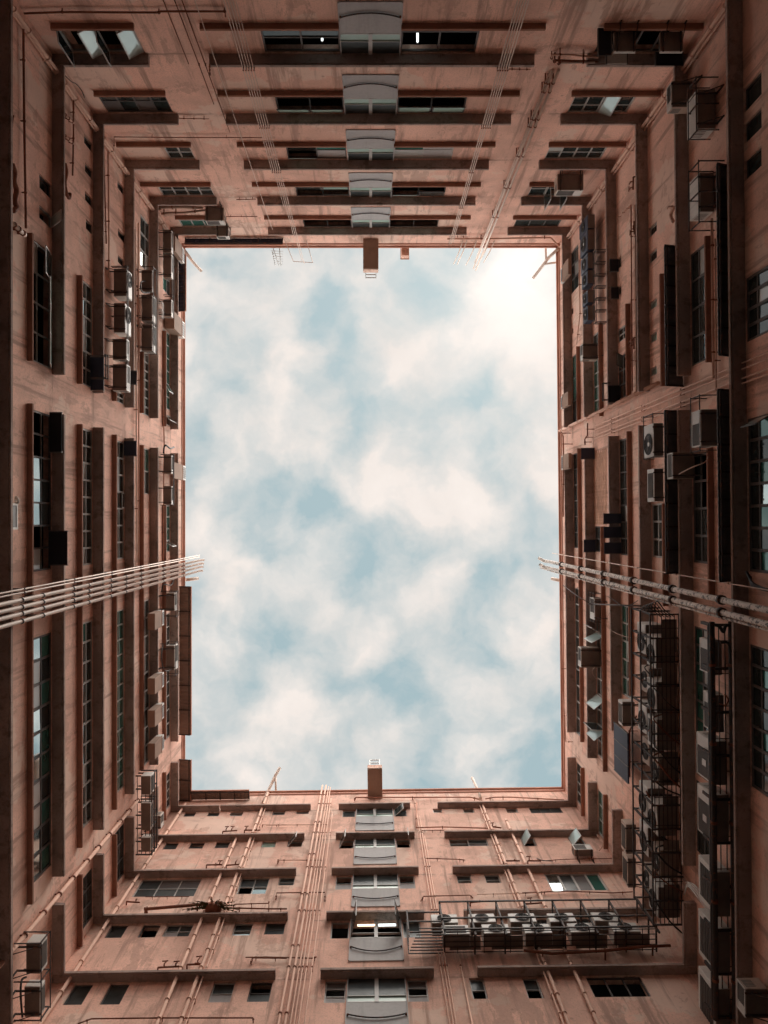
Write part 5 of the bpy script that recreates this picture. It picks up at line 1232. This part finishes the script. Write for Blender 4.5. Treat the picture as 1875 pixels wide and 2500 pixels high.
for key, V, d0, d1, a, b, z, m, lab in (
    ('L', L2, 395, 545, 1150, 1425, 23.2, 'cloth', 'tilted black tarpaulin board hanging over the first left window'),
    ('L', L2, 385, 500, 190, 510, 23.3, 'cloth', 'black cloth hung over the end of the tall first-storey window on the left'),
    ('L', L1, 720, 840, 1230, 1500, 26.7, 'blue', 'black board hanging under the second left ledge'),
    ('L', L2, 990, 1105, 420, 540, 30.3, 'blue', 'square dark blue board hanging from the third left ledge'),
    ('L', L1, 1050, 1105, 1345, 1455, 30.3, 'cloth', 'small black board beside the lowest condenser on the second left ledge'),
    ('R', R2, 410, 284, 435, 515, 33.7, 'blue', 'dark blue board sticking out below the rising peach pipe'),
    ('R', R2, 412, 303, 1110, 1200, 33.7, 'blue', 'dark blue board sticking out beside the brick patch end'),
    ('R', R2, 612, 448, 918, 990, 30.2, 'blue', 'dark blue board, top one of three side by side on the right'),
    ('R', R2, 612, 450, 1015, 1095, 30.2, 'blue', 'dark blue board, middle one of three side by side on the right'),
    ('R', R2, 612, 452, 1132, 1212, 30.2, 'blue', 'dark blue board, lowest one of three side by side on the right'),
    ('R', R1, 590, 482, 1330, 1455, 30.2, 'cloth', 'black board under the third right ledge above the peach pipe'),
    ('R', R1, 580, 495, 400, 490, 30.2, 'cloth', 'small black flap by the higher of two square openings on the right'),
    ('R', R1, 580, 505, 605, 690, 30.2, 'cloth', 'small black flap by the lower of two square openings on the right'),
    ('T', zC, 165, 330, 640, 720, 22.3, 'cloth', 'draped black tarpaulin at the left end of the upper right recess'),
    ('T', zC, 310, 392, 985, 1150, 23.3, 'cloth', 'black board at the corner end of the upper right recess'),
    ('T', zC, 318, 383, 690, 815, 23.2, 'white', 'pale translucent flap hanging in the upper right recess')):
    panel(key, shelf_ext(key, V, d0, d1, a, b, z), lab, m)
panel('R', quad_ext('R', R3, 625, 525, 1180, 1545, .42, .06), 'bank of three dark blue panels in a frame on the right facade', 'blue', name='panel_bank', cat='panel', div=2)
o = panel('L', quad_ext('L', L2, 82, 135, 928, 1132, .12, .05), 'white-framed dark vent panel at the left edge above the pale pipes', 'dframe', group=None, name='wall_ventilator', cat='vent')
x = quad_ext('L', L2, 78, 139, 922, 1138, .11, .05); f = mb('white'); t_ = .06
f.box(L, x[0], x[0] + t_, .1, .185, x[4], x[5]); f.box(L, x[1] - t_, x[1], .1, .185, x[4], x[5]); f.box(L, x[0] + t_, x[1] - t_, .1, .18, x[4], x[4] + t_); f.box(L, x[0] + t_, x[1] - t_, .1, .18, x[5] - t_, x[5])
f.build('frame', parent=o)
cable(curve('L', [L2(128, 915), L2(128, 875), L2(140, 885), L2(148, 915), L2(125, 928)], (.1, .15, .2, .2, .15)), .035, 'white goose-neck pipe at the left edge vent panel', 'white', name='vent_pipe')
bp = quad_ext('R', R2, 470, 375, 430, 1000, .0, .012)
o = thing('brick_patch', P(R, (bp[0] + bp[1]) / 2, 0, bp[4]), 'stained brick infill patch in the middle of the right facade', 'brickwork')
s = mb('brick'); nr = 14
for j in range(nr):
    z0_, z1_ = bp[4] + (bp[5] - bp[4]) * j / nr, bp[4] + (bp[5] - bp[4]) * (j + 1) / nr - .012
    n_ = int((bp[1] - bp[0]) / .24)
    for i in range(n_):
        a = bp[0] + (bp[1] - bp[0]) * (i + (.5 if j % 2 else 0)) / n_; b = min(bp[1], a + .228)
        if b - a > .03: s.box(R, a, b, -.01, random.uniform(.006, .02), z0_, z1_)
s.build('bricks', parent=o)
# stacked black condenser fans seen edge-on in the upper right cage
G7 = 'stacked black units in the upper right cage'
for i, (a, b) in enumerate(((70, 175), (180, 330), (350, 470), (480, 580), (625, 720), (740, 850))):
    r = condenser('R', sb('R', R1, 385, 330, 268 + i * 6, a, b, .3), 'black unit, %s from the upper right corner in the vertical rail cage' % ORD[i], G7, skin='blue', brk=False)
# ------------------------------------------------------------------ roof line: beams, poles, aerials
def beam(key, pw, pe, pt, xa, xb, z0, lab):
    w = W[key]; n1 = at_height(w, pe, z0)[1]; z1 = hit(w, pt, n1)[1]
    ua, ub_ = at_height(w, (xa, pe[1]), z0)[0], at_height(w, (xb, pe[1]), z0)[0]
    o = thing('hoist_beam', P(w, (ua + ub_) / 2, 0, z0), lab, 'beam', 'hoist beams on the roof edge')
    mb('tan').box(w, ua, ub_, -1.5, n1, z0, z1).build('beam', parent=o, bevel=.02)
    f = mb('wall'); f.box(w, ua + .01, ub_ - .01, n1 + .001, n1 + .02, z0 + .06, z1 - .02); f.build('end_plate', parent=o)
    q = mb('frame')
    for u in (ua + .12, ub_ - .12): q.box(w, u - .025, u + .025, n1 - .06, n1 - .01, z1, z1 + 1.0)
    for z in (z1 + .45, z1 + .95): q.box(w, ua + .145, ub_ - .145, n1 - .055, n1 - .015, z, z + .05)
    q.build('end_rail', parent=o)
beam('T', None, (905, 656), (905, 665), 886.5, 924, 38.9, 'brown hoist beam jutting over the top rim above the stair bay')
beam('B', None, (915, 1877), (915, 1868), 897, 933, 38.9, 'brown hoist beam jutting over the bottom rim above the stair bay')
o = thing('vent_box', P(T, hit(T, (991, 600))[0], .2, 40.05), 'small peach vent box on the top rim right of the hoist beam', 'vent')
u = hit(T, (991, 603), .3)[0]
mb('wall').box(T, u - .2, u + .2, -.3, .46, 40.05, 40.55).build('casing', parent=o, bevel=.02)
mb('coping').box(T, u - .23, u + .23, -.32, .49, 40.552, 40.6).build('lid', parent=o)
def pole(key, pts, n, zs, r, lab, m='ppipe', brace=None):
    w = W[key]; path = []
    for p, z in zip(pts, zs):
        u_, n_ = at_height(w, p, z); path.append(P(w, u_, n_, z))
    o = thing('roof_pole', path[0], lab, 'pole', 'poles leaning over the roof edge')
    mb(m).tube(path, r, 8).build('shaft', parent=o)
    if brace:
        for bp_, zz in brace:
            q = [P(w, *at_height(w, p, z_)[:1], at_height(w, p, z_)[1], z_) for p, z_ in zip(bp_, zz)]
            mb(m).tube(q, r * .7, 6).build('brace', parent=o)
pole('L', [E1(285, 660), E1(380, 790), E1(465, 880)], 0, [39.4, 40.6, 41.0], .08, 'peach pole leaning out at the top left corner')
pole('R', [E2(1560, 180), E2(1500, 235), E2(1395, 372)], 0, [39.5, 40.4, 41.2], .08, 'peach pole with two braces leaning out at the top right corner', brace=(([E2(1480, 250), E2(1478, 165)], (40.5, 40.2)), ([E2(1470, 280), E2(1560, 268)], (40.6, 40.2))))
pole('B', [E4(1420, 455), E4(1470, 340), E4(1545, 180), E4(1590, 100)], 0, [38.4, 40.1, 40.8, 41.1], .08, 'peach pole with one brace leaning out at the lower left rim', brace=(([E4(1545, 180), E4(1550, 350)], (40.8, 40.1)),))
pole('B', [zD(1240, 235), zD(1228, 195), zD(1190, 115)], 0, [38.6, 40.1, 41.0], .075, 'short peach pole leaning out at the lower right rim')
pole('L', [L2(1505, 1545), L2(1605, 1533)], 0, [40.1, 40.6], .085, 'blunt peach stub pole on the left rim beside the pale pipes')
pole('R', [R3(140, 55), R3(65, 38)], 0, [40.1, 40.5], .085, 'blunt peach stub pole on the right rim beside the peeling pipes')
for j, (a, b, c) in enumerate(((E2(982, 165), E2(985, 305), .03),)): pass
# fishbone aerial on the right
w = R
pts = []
for p, z in ((R3(150, 88), 38.2), (R3(255, 165), 36.5), (R3(365, 232), 34.6)):
    u_, n_ = hit(R, p, .6)[0], .6; pts.append(P(R, u_, .6, hit(R, p, .6)[1]))
o = thing('television_aerial', pts[2], 'fishbone television aerial leaning up to the right rim', 'aerial')
mb('steel').tube(pts, .022, 6).build('boom', parent=o)
q = mb('steel')
U3 = Vector((R.U.x, R.U.y, 0))
for i in range(12):
    t = .04 + i * .05; c = pts[0].lerp(pts[2], t); ln = .28 + .1 * (i % 3); q.tube([c - U3 * ln, c + U3 * ln], .010, 4)
q.build('element', parent=o)
arm = [P(R, hit(R, R3(340, 225), .5)[0], .5, hit(R, R3(340, 225), .5)[1]), P(R, hit(R, R3(720, 240), .5)[0], .5, hit(R, R3(720, 240), .5)[1])]
mb('steel').tube(arm, .03, 6).build('arm', parent=o)
# lattice aerial on the top rim
u = hit(T, E1(1210, 625), .2)[0]
o = thing('lattice_aerial', P(T, u, .15, 40), 'small lattice aerial on the top rim left of centre', 'aerial')
q = mb('frame')
for du in (-.16, .16): q.tube([P(T, u + du, .15, 39.9), P(T, u + du * .3, .5, 41.6)], .022, 5)
for i in range(6):
    z = 40.1 + i * .25; q.tube([P(T, u - .3 + .03 * i, .2 + .05 * i, z), P(T, u + .3 - .03 * i, .2 + .05 * i, z + .1)], .012, 4)
q.build('mast', parent=o)
q = mb('frame')
for i in range(7):
    z = 40.3 + i * .18; q.tube([P(T, u - .25, .2 + .05 * i, z), P(T, u - .25, .2 + .05 * i, z + .12)], .03, 4)
q.build('element', parent=o)
# thin clothes-line frame on the top rim
u = hit(T, E1(1350, 600), .2)[0]
o = thing('line_frame', P(T, u, .3, 40), 'thin wire frame over the top rim beside the lattice aerial', 'frame')
mb('cable').tube([P(T, u - .1, .45, 37.6), P(T, u + .03, .45, 41.0), P(T, u + 1.05, .45, 41.2), P(T, u + .98, .45, 38.0)], .018, 5).build('wire', parent=o)
# ------------------------------------------------------------------ lit tubes
for key, V, a, b, lab in (('T', zB, (441, 175), (442, 232), 'lit tube lamp behind the left window beside the stair panel'),
                          ('T', zB, (994, 186), (994, 240), 'lit tube lamp behind the right window beside the stair panel')):
    w = W[key]; n = -.3; p0, p1 = P(w, hit(w, V(*a), n)[0], n, hit(w, V(*a), n)[1]), P(w, hit(w, V(*b), n)[0], n, hit(w, V(*b), n)[1])
    o = thing('tube_lamp', p0, lab, 'lamp', 'lit tube lamps in the stair windows')
    mb('lamp').tube([p0, p1], .03, 8).build('tube', parent=o)
    s = mb('frame'); s.tube([p0, p0 - Vector((0, 0, .06))], .034, 8); s.tube([p1, p1 + Vector((0, 0, .06))], .034, 8); s.build('cap', parent=o)
# stair bay, second storey from below: glazing swung open, lamps inside
for a, b, m_, lab in ((528, 630, 'wlamp', 'warm lit tube lamp in the open stair window'), (648, 750, 'lamp', 'white lit tube lamp in the open stair window')):
    n = .05; z = ZC[2] - .42
    ua_, ub_ = at_height(B, zD(a, 988), z)[0], at_height(B, zD(b, 988), z)[0]
    o = thing('tube_lamp', P(B, ua_, n, z), lab, 'lamp', 'lit tube lamps in the stair windows')
    mb(m_).tube([P(B, ua_, n, z), P(B, ub_, n, z)], .035, 8).build('tube', parent=o)
    s = mb('frame'); s.tube([P(B, ua_ - .04, n, z), P(B, ua_, n, z)], .038, 8); s.tube([P(B, ub_, n, z), P(B, ub_ + .04, n, z)], .038, 8); s.build('cap', parent=o)
# ------------------------------------------------------------------ fern, taps
c = P(B, hit(B, L4(1235, 860), .3)[0], .25, hit(B, L4(1235, 860), .3)[1])
o = thing('wall_fern', c, 'spiky fern sprouting from a rusty bowl on the bottom facade', 'plant')
lf = mb('leaf'); st = mb('rust')
for i in range(26):
    a = random.uniform(0, 2 * math.pi); l = random.uniform(.6, 1.15); up_ = random.uniform(.1, .9)
    d = Vector((math.cos(a), -abs(math.sin(a)) * .55, -.35 + up_ * .55)); prev = c
    for j in range(7):
        t = (j + 1) / 7; q = c + d * (l * t) + Vector((0, 0, -.35 * l * t * t))
        side = (q - prev).cross(Vector((0, 0, 1))).normalized() * (.085 * (1 - t * .8)); f = (q - prev) * .35
        for sg in (1, -1): lf.face([prev, prev + f + side * sg * .5, q + side * sg, q])
        st.tube([prev, q], .006, 4, cap=False); prev = q
lf.build('frond', parent=o, fix=False); st.build('stem', parent=o)
b_ = mb('rust'); b_.tube([c + Vector((0, .05, -.32)), c + Vector((0, .05, -.18)), c + Vector((0, .05, 0))], [.12, .26, .3], 12); b_.build('bowl', parent=o)
def taps(key, p, lab, s=1.0):
    w = W[key]; u, z = hit(w, p, .15)
    o = thing('tap_manifold', P(w, u, .05, z), lab, 'tap', 'rusty tap manifolds')
    ln = random.uniform(.2, .38) * s; tl = random.uniform(-.08, .08)
    q = mb('rust'); q.tube([P(w, u - ln, .12, z - tl), P(w, u + ln, .12, z + tl)], .032, 6)
    q.tube([P(w, u - ln, .12, z - tl), P(w, u - ln, -.01, z - tl - .02)], .026, 6); q.build('header', parent=o)
    for i in range(random.choice((1, 2, 2))):
        du = random.uniform(-.9, .9) * ln; h = random.uniform(.1, .3) * s; sg = random.choice((1, 1, -1))
        v = mb('rust'); v.tube([P(w, u + du, .12, z), P(w, u + du, .2, z + .05 * sg), P(w, u + du + .03, .2, z + h * sg)], .024, 6)
        if random.random() < .7: v.tube([P(w, u + du - .09, .22, z + h * sg), P(w, u + du + .09, .22, z + (h + .03) * sg)], .02, 5)
        v.build('valve', parent=o)
for p, s, lab in ((L4(1330, 420), 1, 'rusty taps beside the left pipe pair, highest set'), (L4(1460, 415), 1.2, 'rusty tap frame right of the left pipe pair, top storey'),
                  (L4(1240, 615), 1.1, 'rusty taps left of the left pipe pair, second storey'), (L4(1350, 615), 1, 'rusty taps between the left pipe pair, second storey'),
                  (L4(975, 1205), .9, 'rusty taps left of the left pipe pair, fourth storey'), (L4(1120, 1190), 1, 'rusty taps between the left pipe pair, fourth storey'),
                  (zD(1420, 592), .9, 'rusty taps between the right pipe pair, second storey'), (zD(1550, 592), .9, 'rusty taps right of the right pipe pair, second storey'),
                  (zD(1330, 398), .8, 'red-brown valves at the end of the bent pipe, top storey'), (zD(1210, 830), .8, 'rusty valves above the bottom rack'), (zD(1550, 838), .9, 'rusty valves above the bottom rack by the right pipe pair'),
                  (L4(770, 830), .7, 'small rusty tap below the wide three-light window')):
    taps('B', p, lab, s)
for p, lab in ((zC(845, 1100), 'pale taps on the third right wall strip'), (R1(665, 1020), 'rusty taps low on the third right wall strip'), (R1(668, 170), 'rusty taps high on the third right wall strip')):
    taps('R', p, lab, .7)
